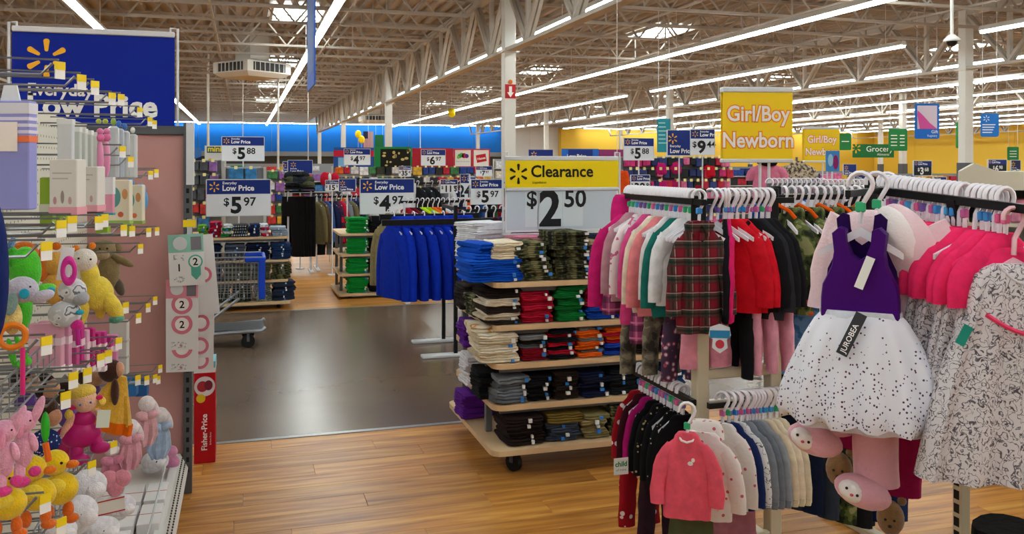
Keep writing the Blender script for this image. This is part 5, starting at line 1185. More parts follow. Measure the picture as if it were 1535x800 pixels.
for i, px in enumerate((150, 160)):
    t, s = toy('baby_rattle', ['left', 'right'][i] + ' pink baby rattle bottle with a green bow on the top hooks', px, 225, -.40, [('ball', plas('d87aa8'), px, 197, 5, 5, 5, 0), ('ball', plas('d46a9c'), px, 206, 6, 6, 6, 0), ('bow', plas('a8b44a'), px - 2, 182, 4, 4, 4, 0), ('handle', plas('dc8cb4'), px, 238, 5, 28, 5, 0)], 'toy')
for i, px in enumerate((170, 178, 187, 199)):
    c = ['b8bcc2', 'aab4c4', 'b4bac0', 'c4c8cc'][i]; p = atX(px, 268, -.40)
    t = thing('feeding_bottle', ['first', 'second', 'third', 'fourth'][i] + ' clear feeding bottle pack right of the pink rattles', 'bottle', p, -.2)
    put('sleeve', B().rbox(-.016, -.012, 0, .016, .012, .17, .006), plas(c, .2), t); put('cap', B().ell((0, 0, .185), (.009, .009, .012), 10, 6), plas(['8aa84a', '3a6fc0', '3a6fc0', 'd8d8d4'][i]), t, smooth=True, angle=180)
for i, px in enumerate((102, 134)):
    t = pbox(['left white gift box with a pink base and drawn toys', 'right white gift box with a pink base and drawn toys'][i], px, 321 - i * 5, -.38, .062, .125 - i * .01, .045, 'd6d2cc', -.30, bands=((0, .14, 'dc9aa8'),), name='gift_box')
    for k in range(3): put('printed_toy', B().prism(disc(-.018 + k * .017, .032 + .008 * (k % 2), .004, .009 + .006 * (k % 2), 10), -.0235, -.0228), card(['b8868c', '9a8a86', 'c09a9c'][k]), t)
    put('printed_line', B().box(-.024, -.0232, .092, .02, -.0226, .095), card('b4aca8'), t); put('printed_line', B().box(-.024, -.0232, .08, .012, -.0226, .083), card('b4aca8'), t)
pbox('pink baby clothing bag right of the gift boxes', 158, 322, -.40, .05, .115, .02, 'd890a8', -.2, name='gift_bag', cat='package', bands=((.55, 1.0, 'dcdce0'), (0, .06, '3aa0b0')))
for i, px in enumerate((178, 199)):
    t = pbox(['cream card pack behind the teal-window pack', 'cream card pack with a teal oval window and green base'][i], px, 335, -.38, .078, .14, .03, 'd9d2bc', -.25, bands=((0, .08, '8fae5a'),), name='card_pack', cat='package')
    put('window_print', B().prism(disc(-.01, .085, .022, .033, 20), -.0162, -.0152), card('5f9c98'), t); put('ring_print', B().prism(disc(.012, .03, .009, .009, 14), -.0162, -.0152), card('cf6a4a'), t); put('photo_print', B().prism(disc(.025, .095, .009, .017, 14), -.0162, -.0152), card('c08a5a'), t)
t, s = toy('baby_rattle', 'blue rattle cluster behind the cream card packs', 205, 285, -.42, [('ball', plas('3a7fc0'), 196, 275, 6, 8, 6, 0), ('ball', plas('4a90cc'), 210, 283, 8, 8, 7, 0), ('handle', plas('5aa0d8'), 215, 300, 6, 14, 5, 0)], 'toy')
for i, (px, py, h) in enumerate(((72, 345, .17), (92, 345, .16), (155, 352, .05), (190, 352, .045))):
    pbox(['left tall lime green carton by the pegboard', 'right tall lime green carton by the pegboard', 'low lime green carton under the pink bag', 'low lime green carton under the cream packs'][i], px, py, -.60 if i < 2 else -.46, .04, h, .03, '93b83c', -.2, bands=((.35, .5, 'd8dcd0'),) if i == 0 else ())
t = thing('navy_pillow', 'navy blue fabric pillow cut by the left edge', 'pillow', atX(-16, 410, -.36), 0)
put('cover', B().ell((0, 0, 0), (.024, .05, .115), 18, 12, None, .05), fab('0d1f5c'), t, smooth=True, angle=180); put('piping', B().torus((0, 0, 0), .1, .003, 'X', 24, 6), fab('0a1848'), t, sc=(1, .5, 1.12))

# milestone cards on strips clipped to the upright
def mcard(lb, px, py, w, h, d, head, ring_c, num, rz=-.1, roll=0, group=None, dot=None, headh=.35):
    p = at(px, py, d); t = thing('sticker_card', lb, 'card pack', p, rz, group); t.rotation_euler = (0, roll, rz)
    put('card_back', B().box(-w / 2, -.002, -h, w / 2, .002, 0), card('e2e2e4'), t)
    if head:
        put('header_print', B().box(-w / 2, -.003, -h * headh, w / 2, -.002, 0), card(head), t)
        put('badge', B().prism(disc(-w * .16, -h * headh * .5, w * .2), -.0038, -.003), card('d4d8dc'), t)
        put('photo_print', B().box(w * .14, -.0038, -h * headh * .9, w * .44, -.003, -h * headh * .15), card('77757c'), t)
    if ring_c:
        zc = -h * (.62 if head else .5); R_ = w * .33
        put('ring_print', B().prism(disc(0, zc, R_), -.0032, -.002), card(ring_c), t); put('ring_centre', B().prism(disc(0, zc, R_ * .66), -.0042, -.0032), card('efeaea'), t)
        if num: text(t, num, R_ * 1.0, 0, zc - R_ * .36, BLACK, -.0048, .02)
    return t
t = mcard('teal milestone sticker card with numbers 1 and 2, topmost on the strip', 278, 351, .165, .25, 4.30, '8cc4b4', None, None, -.12, -.04)
put('ribbon_print', B().prism([(.02, -.125), (.065, -.125), (.065, -.20), (.0425, -.225), (.02, -.20)][::-1], -.0034, -.002), card('59b0a0'), t); put('ring_print', B().prism(disc(.042, -.135, .034), -.0042, -.0034), card('59b0a0'), t); put('ring_centre', B().prism(disc(.042, -.135, .027), -.005, -.0042), card('eaeaea'), t)
text(t, '2', .05, .042, -.152, BLACK, -.0058, .02); text(t, '1', .05, -.035, -.178, BLACK, -.0042, .02)
SPK = ramp_mat('confetti', 'noise', [(0, 'e4e2e4'), (.55, '5a8a90'), (.6, 'e4e2e4'), (.66, 'c86a74')], 90)
for z in (-.11, -.215): put('confetti_print', B().box(-.06, -.0034, z - .018, -.012, -.002, z + .012), SPK, t)
# overlapping pink cards, drawn from the lowest up so that each upper one lies in front
for i, (py, num, kind) in enumerate(((522, None, 'dots'), (504, None, 'ring'), (489, None, 'dots'), (468, '2', 'ring'), (438, '2', 'ring'), (419, '2', 'head'))):
    lb = ['lowest pink ringed milestone card on the strip', 'second lowest milestone card on the strip', 'third lowest milestone card on the strip', 'milestone card with a pink ring 2, below another ring 2', 'milestone card with a large pink ring 2 in mid-strip', 'pink headed milestone card with a baby photo'][i]
    h = .115 if kind != 'head' else .09
    t = mcard(lb, 273, py, .15, h, 4.34 - i * .006, 'd98a9c' if kind == 'head' else None, 'd87a90' if kind == 'ring' else None, num, -.1, 0, headh=1.0)
    if kind == 'dots': put('confetti_print', B().box(-.05, -.0034, -.105, .02, -.002, -.075), SPK, t)
for i, (px, py, h, rl) in enumerate(((300, 352, .40, -.09), (301, 425, .15, 0), (301, 466, .12, 0), (300, 500, .12, 0), (300, 525, .1, 0))):
    t = mcard(['tilted milestone card sticking out at the right of the strip', 'upper milestone card in the rear strip', 'second milestone card in the rear strip', 'third milestone card in the rear strip', 'lowest milestone card in the rear strip'][i], px, py, .13 if i else .12, h, 4.42 + i * .004, None, 'd87a90', None, -.15, rl)
CS = thing('clip_strip', 'grey plastic clip strip holding the milestone cards', 'clip strip', at(284, 340, 4.40)); put('strip', B().box(-.012, -.002, -.62, .012, .002, .04), plas('b8bcc0'), CS); put('label_clip', B().box(-.03, -.004, .0, .03, -.001, .035), M('tag_yellow', 'f0d21a'), CS)
# red toy carton standing on the floor behind the upright
p0 = at(291, 693, 4.86); p1 = at(321, 693, 4.90)
FPB = thing('toy_carton', 'tall red toy carton with a round picture and white lettering on the floor', 'box', (p0.x + .055, p0.y + .10, .0), 0)
CRED = card('b5121f')
put('carton', B().rbox(-.056, -.10, 0, .056, .10, .56, .002), CRED, FPB); put('top_band', B().box(-.0565, -.1005, .505, .0565, .1005, .5605), card('8cc8d8'), FPB); put('white_band', B().box(-.0568, -.1008, .50, .0568, .1008, .525), card('e2e4e6'), FPB)
put('picture', B().prism(disc(0, .425, .055), -.1012, -.1), card('d4d4d8'), FPB); put('picture_toy', B().prism(disc(-.012, .425, .028, .03), -.1022, -.1012), card('a8323a'), FPB); put('picture_toy', B().prism(disc(.02, .43, .022, .028), -.1024, -.1012), card('7a2a3a'), FPB)
put('seal', B().prism(disc(-.02, .36, .024), -.1028, -.1012), card('e0bc2a'), FPB)
text(FPB, 'Fisher-Price', .042, .012, .07, WHITE, -.1012, .02, 'LEFT', rot=(pi / 2, -pi / 2, 0)); text(FPB, 'Brilliant Basics', .012, .034, .10, WHITE, -.1012, .0, 'LEFT', rot=(pi / 2, -pi / 2, 0))
# ================================================================== SHOPPING CART
cq = at(392, 400, 8.2); CXX, CYY = cq.x, cq.y
CT = thing('shopping_cart', 'grey wire shopping cart with a blue plastic handle frame', 'shopping cart', (CXX, CYY, 0), 0)
CBL = plas('1346c8'); CG = M('cart_steel', '9a9da2', .3, metal=.7); CGD = plas('4a4d52', .4)
L_ = .98; D_ = .5
b = B()
for i in range(30):
    x = -.03 - i * (L_ - .03) / 29; zt = .815 - .0 * i; zb = .44 + .03 * i / 29
    for y in (-D_ / 2, D_ / 2): b.tube([(x, y * (1 - .12 * i / 29), zb), (x, y * (1 - .12 * i / 29), zt)], .0028, 4)
for k in range(9):
    z = .45 + k * .045
    for y in (-D_ / 2, D_ / 2): b.tube([(-.0, y, z), (-L_, y * .88, z + .02)], .0028, 4)
    b.tube([(-L_, -D_ * .44, z), (-L_, D_ * .44, z)], .0028, 4)
for i in range(16): x = -.03 - i * .062; b.tube([(x, -D_ / 2, .44), (x, D_ / 2, .44)], .0028, 4)
put('basket_mesh', b, CG, CT)['kind'] = 'stuff'
for y in (-D_ / 2, D_ / 2):
    put('rim_rail', B().tube([(.0, y, .815), (-L_, y * .88, .83)], .008, 8), CG, CT)
    put('handle_frame', B().rbox(-.028, y - .02, .44, .028, y + .02, .80, .008), CBL, CT); put('handle_arm', B().rbox(-.15, y - .016, .775, .03, y + .016, .815, .008), CBL, CT)
    put('base_rail', B().tube([(.03, y * .95, .18), (.0, y, .155), (-.9, y * .72, .12), (-1.0, y * .6, .13)], .016, 8), CG, CT, smooth=True)
    put('rear_leg', B().tube([(-.2, y * .95, .45), (-.5, y * .9, .22), (-.62, y * .85, .14)], .013, 8), CG, CT, smooth=True)
put('push_bar', B().cyl((.02, -D_ / 2, .80), (.02, D_ / 2, .80), .016, 12), CBL, CT, smooth=True)
put('lower_tray', B().slab([(.02, -.23), (.02, .23), (-.95, .16), (-.95, -.16)][::-1], .145, .165), CGD, CT)
for x, y in ((-.12, -.22), (-.12, .22), (-.85, -.15), (-.85, .15)): caster(CT, x, y, .06, .15, pi / 2)
# ================================================================== SHELVING AND RACKS IN THE BACKGROUND
SHW = M('shelf_steel', 'b9bbb6', .5); BACKG = M('shelf_back', '8d9092', .6)
PKG = {}
def pkg_mesh(w, h, d):
    k = (round(w, 2), round(h, 2), round(d, 2))
    if k not in PKG: PKG[k] = B().rbox(-k[0] / 2, -k[2] / 2, 0, k[0] / 2, k[2] / 2, k[1], .01).mesh('package')
    return PKG[k]
HPK = None
YST = M('yellow_tag', 'efe2a0', .5); TAGD = B().box(-.022, -.004, -.022, .022, .004, .022).mesh('price_tag')
def bank(label, x0, x1, Y, z0, z1, rows, pal, what, dep=.4, kind='peg', pw=.14, plabel=None, tags=True, rz=0, yoff=0):
    """free-standing shelf bank facing -Y; every product is its own thing"""
    t = thing('shelf_bank', label, 'shelving', ((x0 + x1) / 2, Y, 0), 0); hw = (x1 - x0) / 2
    put('back_panel', B().box(-hw, 0, .1, hw, .04, z1), BACKG, t); put('base', B().box(-hw, -dep, 0, hw, .04, .12), SHW, t)
    for s in (-1, 1): put('side_upright', B().box(s * hw - .02, -.03, 0, s * hw + .02, .05, z1), SHW, t)
    step = (z1 - z0) / rows
    for r in range(rows):
        z = z0 + r * step
        if kind == 'shelf': put('shelf', B().box(-hw, -dep, z - .025, hw, 0, z), SHW, t)
        else: put('peg_bar', B().box(-hw, -.04, z + step * .93, hw, -.0, z + step * .96), SHW, t)
        x = -hw + .06
        while x < hw - .08:
            w = pw * random.uniform(.75, 1.3); h = step * random.uniform(.62, .82); d = dep * random.uniform(.5, .8)
            c, cn = random.choice(pal)
            if x + w > hw: break
            zz = z + .002 if kind == 'shelf' else z + step * .92 - h
            o = tag(put(what, pkg_mesh(w, h, .14 if kind == 'peg' else d), c if not isinstance(c, str) else M('pack_' + c, c, .4, var=.35, vscale=14), None, ((x0 + x1) / 2 + x + w / 2, Y - (.1 if kind == 'peg' else d / 2 + .04), zz)), '%s %s %s' % (cn, what.replace('_', ' '), plabel or ('on ' + label)), 'package', '%s %s, %s' % (cn, what, label))
            if kind == 'peg' and tags and random.random() < .7: put('price_tag', TAGD, YST, o, (0, -.09, h + .01))
            x += w * 1.12
    return t
P_MIX = [('b02038', 'red'), ('1f3f8c', 'blue'), ('d8d8da', 'white'), ('28282e', 'black'), ('c9a23a', 'tan'), ('3f7a4a', 'green')]
P_DARK = [('1a1c24', 'black'), ('1b2a58', 'navy'), ('2f3324', 'olive'), ('8c1a2c', 'dark red'), ('c8c8cc', 'white')]
P_PINK = [('c02a70', 'magenta'), ('202c60', 'navy'), ('b8203a', 'red'), ('17181c', 'black'), ('2a3a78', 'blue'), ('d06a94', 'pink')]
P_TOY = [('c9ccd0', 'silver'), ('c23a3a', 'red'), ('8a5fa0', 'violet'), ('d8d2c4', 'cream'), ('4a4f58', 'grey'), ('3f78b0', 'sky blue')]
# far left: sock and lunch bag wall
bank('the wire wall behind the teal cards', XY(278, 13.6), XY(334, 13.6), 13.6, .7, 1.72, 5, P_TOY + [('d81a80', 'hot pink')], 'hanging_pack', .3, 'peg', .13)
bank('the bag wall under the $5.88 sign', XY(336, 13.2), XY(397, 13.2), 13.2, 1.15, 1.62, 2, [('1c2440', 'navy'), ('2f78b0', 'blue'), ('c8ccd0', 'white'), ('15171f', 'black')], 'lunch_bag', .3, 'peg', .17)
bank('the toy wall left of the hat rack', XY(396, 17), XY(436, 17), 17.0, .3, 1.55, 6, P_TOY + P_MIX, 'toy_pack', .3, 'peg', .14)
bank('the toy wall far behind the hats', XY(432, 24), XY(505, 24), 24.0, .4, 1.5, 4, P_TOY, 'toy_box', .4, 'shelf', .25)
# wall of socks under the coloured header panels
HX0, HX1, HYY = XY(498, 20.2), XY(735, 20.2), 20.2
bank('the underwear wall below the header panels', HX0, HX1, HYY, .45, 1.62, 5, P_MIX + P_DARK + [('d0601a', 'orange')], 'clothing_pack', .35, 'peg', .16)
def header(lb, p0, p1, y0, y1, Y, col, cat='sign'):
    a, b_ = atY(p0, y1, Y), atY(p1, y0, Y); w, h = b_.x - a.x, zat(y0, dY((p0 + p1) / 2, Y)) - zat(y1, dY((p0 + p1) / 2, Y))
    t = thing('header_panel', lb, cat, ((a.x + b_.x) / 2, Y, zat(y1, dY((p0 + p1) / 2, Y))))
    put('panel', B().box(-w / 2, -.02, 0, w / 2, .02, h), M('hdr_' + col, col, .45), t); put('support', B().box(-w / 2 + .05, .0, -.35, w / 2 - .05, .06, 0), SHW, t)
    return t, w, h
HY2 = HYY - .06
t, w, h = header('blue header panel with red bands behind the small $4.97 sign', 500, 560, 221, 251, HY2, '1d4f96')
put('red_band', B().box(-w / 2, -.024, h * .55, w / 2, -.02, h * .85), card('c01a34'), t); put('picture', B().box(-w / 2 + .1, -.026, .02, -w * .2, -.02, h * .5), card('7fb4dc'), t)
t, w, h = header('green header panel with a black and gold pattern', 561, 617, 220, 252, HY2, '0f7a3a')
put('pattern_panel', B().box(-w * .34, -.026, .03, w * .46, -.02, h * .9), card('15130e'), t)
random.seed(11)
for i in range(15): put('gold_shape', B().prism(disc(random.uniform(-w * .3, w * .42), random.uniform(.06, h * .85), random.uniform(.02, .05), random.uniform(.02, .05), 7), -.03, -.026), card('c8b26a'), t)
t, w, h = header('red header panel behind the small $6.97 sign', 618, 679, 222, 251, HY2, 'a8142a')
t, w, h = header('white header panel with a fruit emblem in a red frame', 680, 707, 223, 251, HY2, 'c22a34')
put('white_face', B().box(-w / 2 + .03, -.024, .03, w / 2 - .03, -.02, h - .03), card('e4e2d8'), t)
for x, z, r, c in ((-.08, .27, .05, '2f8a3a'), (-.03, .29, .055, '3f9a44'), (.03, .28, .06, 'c01a2c'), (.09, .27, .05, '5a2a86'), (-.11, .24, .035, '6aa84a')): put('fruit_print', B().prism(disc(x, z, r, r, 14), -.028 - abs(x) * .01, -.024), card(c), t)
text(t, 'FRUIT OF THE LOOM', .035, 0, .13, card('7a7a78'), -.026, .0)
t, w, h = header('white header panel with a tilted red square logo', 708, 734, 223, 251, HY2, 'c22a34')
put('white_face', B().box(-w / 2 + .03, -.024, .03, w / 2 - .03, -.02, h - .03), card('e4e2d8'), t); q = put('logo_tile', B().box(-.12, -.028, -.09, .12, -.024, .09), card('c4202c'), t, (0, 0, h * .5), (0, -.18, 0)); text(q, 'Hanes', .08, 0, -.03, WHITE, -.03, .02)
def psign(lb, p0, p1, y0, y1, d, kind='price', dol='5', cen='97', rz=None, post=None, head=.36, dark=False, colour=None):
    if post and post not in (.28, .26): post = 'floor'
    c = at((p0 + p1) / 2, y1, d); w = (p1 - p0) / FPX * d; h = (y1 - y0) / FPX * d
    return sign(lb, c, w, h, kind, dol, cen, (-.0 if rz is None else rz), post, head, None, colour, dark)
psign('Low Price sign reading $5.97 on the jeans rack', 312, 404, 269, 323, 10.55, dol='5', cen='97', post=.28, head=.40)
psign('Low Price sign reading $5.88 above the bag wall', 334, 395, 205, 241, 12.9, dol='5', cen='88', post=.1)
psign('Low Price sign reading $4.97 over the green shirt rack', 540, 621, 268, 320, 11.5, dol='4', cen='97', post=.26, head=.40)
psign('plain navy Low Price sign above the hat rack', 432, 468, 240, 260, 14.0, 'panel', post=.45)
psign('narrow navy sign edge left of the hat rack sign', 424, 431, 242, 260, 14.2, 'panel', post=.4)
psign('small sign reading $15 left of the navy coat rack sign', 488, 508, 270, 286, 13.2, dol='15', cen='9', post=.25)
psign('small navy Low Price sign above the coat rack', 508, 533, 268, 287, 13.0, 'panel', post=.3)
psign('small $4.97 sign on the blue header panel', 516, 555, 223, 247, dY(535, HY2 - .03), dol='4', cen='97')
psign('small $6.97 sign on the red header panel', 631, 668, 224, 248, dY(650, HY2 - .03), dol='6', cen='97')
psign('tiny $35 sign under the gold patterned panel', 598, 616, 249, 264, 18.0, dol='35', cen='47', post=.4)
psign('small sign reading $11.97 above the dark jackets', 660, 686, 269, 289, 13.2, dol='11', cen='97', post=.3)
psign('tilted small sign reading $24 left of the second $5.97', 689, 706, 261, 298, 11.0, dol='24', cen='8', rz=-.9, post=.3)
psign('Low Price sign reading $5.97 beside the clearance sign', 705, 753, 269, 306, 9.8, dol='5', cen='97', post=.3)
psign('tiny $7.97 sign left of the column', 713, 738, 249, 264, 16.5, dol='7', cen='97', post=.4)
psign('Low Price sign reading $5.88 right of the clearance sign', 933, 982, 207, 240, 12.2, dol='5', cen='88', post=.5)
psign('small sign reading $39.88 below the right $5.88', 944, 975, 262, 289, 10.5, dol='39', cen='88', post=.3)
psign('navy Low Price sign left of the $9.44', 998, 1038, 195, 233, 10.4, 'panel', post=.6)
psign('Low Price sign reading $9.44 angled beside the navy one', 1035, 1071, 194, 232, 10.2, dol='9', cen='44', rz=-.35, post=.6)
psign('navy Low Price sign peeking over the clearance sign', 791, 830, 224, 246, 18, 'panel', post=.6)
psign('dark sign reading $3.68 before the yellow wall', 1366, 1399, 241, 263, 12, dol='3', cen='68', dark=True, post=.5)
psign('dark sign reading $6.98 right of the thick column', 1477, 1512, 239, 259, 11.6, dol='6', cen='98', dark=True, post=.5)
psign('dark Low Price sign at the right edge', 1513, 1531, 240, 258, 11.8, 'panel', post=.5, colour=M('dk_navy', '0f1a4a', .4))
psign('small navy sign over the far shelves by the green panel', 1262, 1285, 246, 262, 15, 'panel', post=.4)
psign('small white price label sign by the near hangers', 1396, 1420, 265, 277, 9.0, dol='16', cen='47', post=.2)
psign('small navy label sign behind the black T-shirt', 1278, 1306, 258, 268, 9.5, 'panel', post=.2)
# poster beside the $5.88 sign
p0 = at(322, 256, 12.95); t = thing('film_poster', 'white poster with yellow letters left of the $5.88 sign', 'poster', p0)
put('sheet', B().box(-.14, -.006, 0, .16, .006, .37), card('d8d4c8'), t); put('title_band', B().box(-.11, -.009, .265, .16, -.006, .355), card('14506a'), t); text(t, 'mini', .115, -.10, .285, M('title_yellow', 'f0d012', .4), -.0105, .03, 'LEFT')
put('yellow_print', B().prism(disc(-.06, .11, .045, .075, 16), -.0085, -.006), card('d8b41a'), t); put('post', B().cyl((0, 0, -p0.z), (0, 0, 0), .01, 6), SHW, t)
p0 = atY(293, 252, 13.57); t = thing('picture_panel', 'small blue picture panel at the edge of the gondola', 'poster', p0); put('sheet', B().box(-.1, -.006, 0, .08, .006, .3), card('3a6aa8'), t); put('dark_print', B().prism([(-.1, 0), (.08, 0), (.08, .17), (-.1, .10)], -.008, -.006), card('1a2438'), t); put('support', B().box(-.02, 0, -.3, .02, .01, .05), SHW, t)
# hat and trouser rack, coat rack
def mini_rack(lb, x0, x1, y, z, foot=.25):
    t = thing('clothes_rack', lb, 'clothes rack', (0, 0, 0)); put('rail', B().bar((x0, y, z), (x1, y, z), .025, .03), RAILK, t)
    for x in (x0 + .05, x1 - .05):
        put('post', B().rbox(x - .015, y - .015, .02, x + .015, y + .015, z, .003), FRAMEW, t); put('foot', B().rbox(x - .03, y - foot, 0, x + .03, y + foot, .022, .004), FRAMEW, t)
    return t
far_top = top_set('fartop', L=.66, S=.2, W=.22, D=.04, arm=.55, ar=.07, ac=.05, out=.04, fold=.01, n=12, slope=.07, flat=.7)
far_tee = top_set('fartee', L=.5, S=.17, W=.18, D=.03, arm=.16, ar=.06, ac=.06, out=.04, fold=.01, n=12, slope=.06)
far_pants = pants_set('farpants', L=.92, Wd=.17, D=.04, leg=.09, hem=.07, n=8)
def far_row(lbs, g, y, x0, x1, z, rz, nm='coat', hang=True, place=''):
    for i, (lb, m) in enumerate(lbs):
        x = x0 + (x1 - x0) * i / max(1, len(lbs) - 1)
        wear(g, nm, lb, 'clothing', m, (x, y, z + .02), rz + random.uniform(-.15, .15))
        if hang: hanger((x, y, z + .02), rz, 'white hanger on the ' + place, 'hangers on the ' + place, .34)
x0, x1 = XY(427, 14), XY(471, 14)
mini_rack('rack of black trousers under the heap of hats', x0, x1, 14.0, 1.24)
far_row([('black trousers hanging under the hats, %s from the left' % o_, fab('121214')) for o_ in ('first', 'second', 'third', 'fourth', 'fifth', 'sixth')], far_pants, 14.0, x0 + .08, x1 - .08, 1.24, FA + .6, 'trousers', False)
tray = tag(put('hat_tray', B().box(x0, 13.8, 1.27, x1, 14.2, 1.30), RAILK), 'black tray on top of the trouser rack', 'tray')
put('stand', B().box((x0 + x1) / 2 - .02, 13.98, 1.24, (x0 + x1) / 2 + .02, 14.02, 1.27), RAILK, tray)
random.seed(5)
hatm = B(); hatm.ell((0, 0, .03), (.09, .1, .065), 10, 6); hatm.slab([(.07 * cos(a) * 1.1, -.10 + .09 * sin(a)) for a in [pi + pi * i / 8 for i in range(9)]], .015, .025); hatm = hatm.mesh('cap', True)
for i in range(14):
    c, cn = random.choice([('3a3d26', 'olive'), ('1a1c20', 'black'), ('1d3a78', 'blue'), ('4a4a3a', 'khaki'), ('20242c', 'charcoal')])
    tag(put('cap', hatm, fab(c), None, (x0 + .08 + (i % 5) * (x1 - x0 - .16) / 4, 13.9 + (i // 5) * .1, 1.305 + (i // 5) * .075), (random.uniform(-.3, .3), 0, random.uniform(-.7, .7))), cn + ' cap in the heap on the trouser rack', 'cap', cn + ' caps on the trouser rack')
x0, x1 = XY(470, 14.3), XY(543, 14.3)
mini_rack('long coat rack with white feet past the green shirts', x0, x1 + .3, 14.3, 1.14, .35)
CO = [('khaki coat, leftmost on the coat rack', fab('6e6546')), ('brown coat on the coat rack', fab('5a4a36')), ('denim blue jacket on the coat rack', fab('2f4f86')), ('navy jacket left of the red one', fab('161f42')), ('red and navy jacket on the coat rack', plaid('red_navy', 'b01a34', [(6, 0, .5, '161c3a', .9)])), ('bright red jacket right of the red and navy one', fab('b41432')), ('grey hooded coat on the coat rack', fab('6a6e76')), ('khaki coat at the right end of the coat rack', fab('635a40')), ('dark blue jacket at the end of the coat rack', fab('1a2444'))]
far_row(CO, far_top, 14.3, x0 + .04, x1 - .1, 1.14, FA + .45, 'coat', True, 'coat rack past the green shirts')
for i, px in enumerate((490, 505)): lower('trousers', ['black trousers below the khaki coats', 'grey trousers below the denim jacket'][i], fab('17181c' if i == 0 else '7a7d84'), XY(px, 14.3), 14.3, .62, pants_set('shortp', L=.4, Wd=.15, D=.03, leg=.08, hem=.07, n=8))
t = thing('knit_hat', 'red and white knit hats hanging above the coat rack', 'hat', at(494, 268, 15)); put('cap_body', B().ell((-.08, 0, 0), (.08, .07, .12), 10, 8), fab('b41830'), t, smooth=True, angle=180); put('cap_body', B().ell((.09, 0, .0), (.08, .07, .11), 10, 8), fab('b81a34'), t, smooth=True, angle=180); put('white_trim', B().ell((0, -.03, .02), (.03, .05, .08), 8, 6), fab('d8d4d4'), t, smooth=True, angle=180); put('hook_post', B().cyl((0, 0, -1.42), (0, 0, .1), .01, 6), SHW, t)
# racks behind the blue hoodies
x0, x1 = XY(600, 10.6), XY(704, 10.6)
mini_rack('black rail rack of bright shirts behind the blue hoodies', x0, x1, 10.6, 1.2)
SHC = [('crimson', '8a1426'), ('dark red', '6a1220'), ('black', '17181c'), ('neon yellow', 'b8d81a'), ('neon green', '9ccc18'), ('orange', 'd8641a'), ('burnt orange', 'c05414'), ('white', 'c8ccd0'), ('blue', '1a3f9c'), ('red', 'b01426'), ('black striped', '1c1d22'), ('navy', '182044')]
far_row([(n_ + ' shirt on the rail behind the blue hoodies', fab(c)) for n_, c in SHC], far_tee, 10.6, x0 + .08, x1 - .08, 1.2, FA + .7, 'shirt', True, 'rail behind the blue hoodies')
x0, x1 = XY(688, 8.4), XY(760, 8.4)
mini_rack('rack of dark clothes behind the white ruffled stack', x0, x1 + .3, 8.4, 1.2)
far_row([('dark %s shirt on the rack behind the white ruffled stack' % n_, fab(c)) for n_, c in (('navy', '151b36'), ('black', '141418'), ('grey', '33363c'), ('maroon', '3a1420'), ('blue', '1c2c5c'), ('charcoal', '1f2024'), ('green', '1c3326'), ('brown', '2c2018'))], far_tee, 8.4, x0 + .1, x1 + .2, 1.2, FA + .7, 'shirt', True, 'rack behind the white ruffled stack')
x0, x1 = XY(618, 15.2), XY(757, 15.2)
mini_rack('long rack of dark jackets below the header panels', x0, x1, 15.2, 1.33)
far_row([('%s jacket, %s from the left on the long rack' % (n_, ['first', 'second', 'third', 'fourth', 'fifth', 'sixth', 'seventh', 'eighth', 'ninth', 'tenth', 'eleventh', 'twelfth', 'thirteenth'][i]), fab(c)) for i, (n_, c) in enumerate((('black', '131417'), ('charcoal', '202226'), ('black', '131417'), ('grey', '5c6068'), ('white', 'c4c8ce'), ('navy', '1a2240'), ('orange', 'c8501a'), ('black', '131417'), ('blue', '274a8c'), ('black', '131417'), ('green', '2a4a34'), ('red', '9a1a2a'), ('black', '131417')))], far_top, 15.2, x0 + .1, x1 - .1, 1.33, FA + .6, 'jacket', True, 'long rack of dark jackets')
# peg wall to the right of the clearance sign
x0, x1 = XY(928, 12.6), XY(1092, 12.6)
bank('the girls peg wall below the $5.88 and $9.44 signs', x0, x1, 12.6, .5, 1.78, 7, P_PINK, 'clothing_pack', .3, 'peg', .12)
t, w, h = header('blue and purple header panel above the clearance sign', 842, 897, 223, 246, 19.34, '1a66c8'); put('sign_print', B().box(-.3, -.03, .05, .3, -.02, h * .95), NAVYP, t); text(t, 'Low Price', .12, -.1, .15, WHITE, -.032, .03)
t, w, h = header('purple header panel right of the blue one', 898, 940, 224, 246, 19.34, '8c2a6a')
bank('the far shelves under the blue and purple header', XY(780, 19.4), XY(940, 19.4), 19.4, .6, 1.6, 4, P_PINK + P_MIX, 'clothing_pack', .35, 'peg', .18)
for i, (px, py, c, lb) in enumerate(((990, 252, 'b81a6c', 'upper magenta bag on the peg wall left of the red one'), (1012, 251, 'a8185c', 'upper magenta bag beside the navy sign post'), (992, 280, 'b01a68', 'lower magenta bag on the peg wall'), (1012, 279, 'a01858', 'lower dark magenta bag on the peg wall'), (1063, 256, 'c0142c', 'big red hooded top on the peg wall'), (1046, 285, '8e1428', 'dark red folded top low on the peg wall'))):
    q = atY(px, py, 12.48); t = thing('hanging_bag', lb, 'bag', q); put('bag_body', body_mesh([(.1, .08, .04), (.07, .10, .06), (-.06, .115, .07), (-.1, .10, .06)], 14, .004), fab(c), t); put('hang_strap', B().box(-.012, -.004, .09, .012, .004, .16), YST, t)
orange = thing('high_visibility_vest', 'orange vest hanging right of the clearance sign', 'clothing', at(935, 272, 9.5)); put('vest', body_mesh([(.12, .04, .02), (.08, .06, .03), (-.12, .07, .03)], 12), fab('d84a12'), orange); put('stand', B().cyl((0, .04, -1.47), (0, .04, .13), .01, 6), SHW, orange)
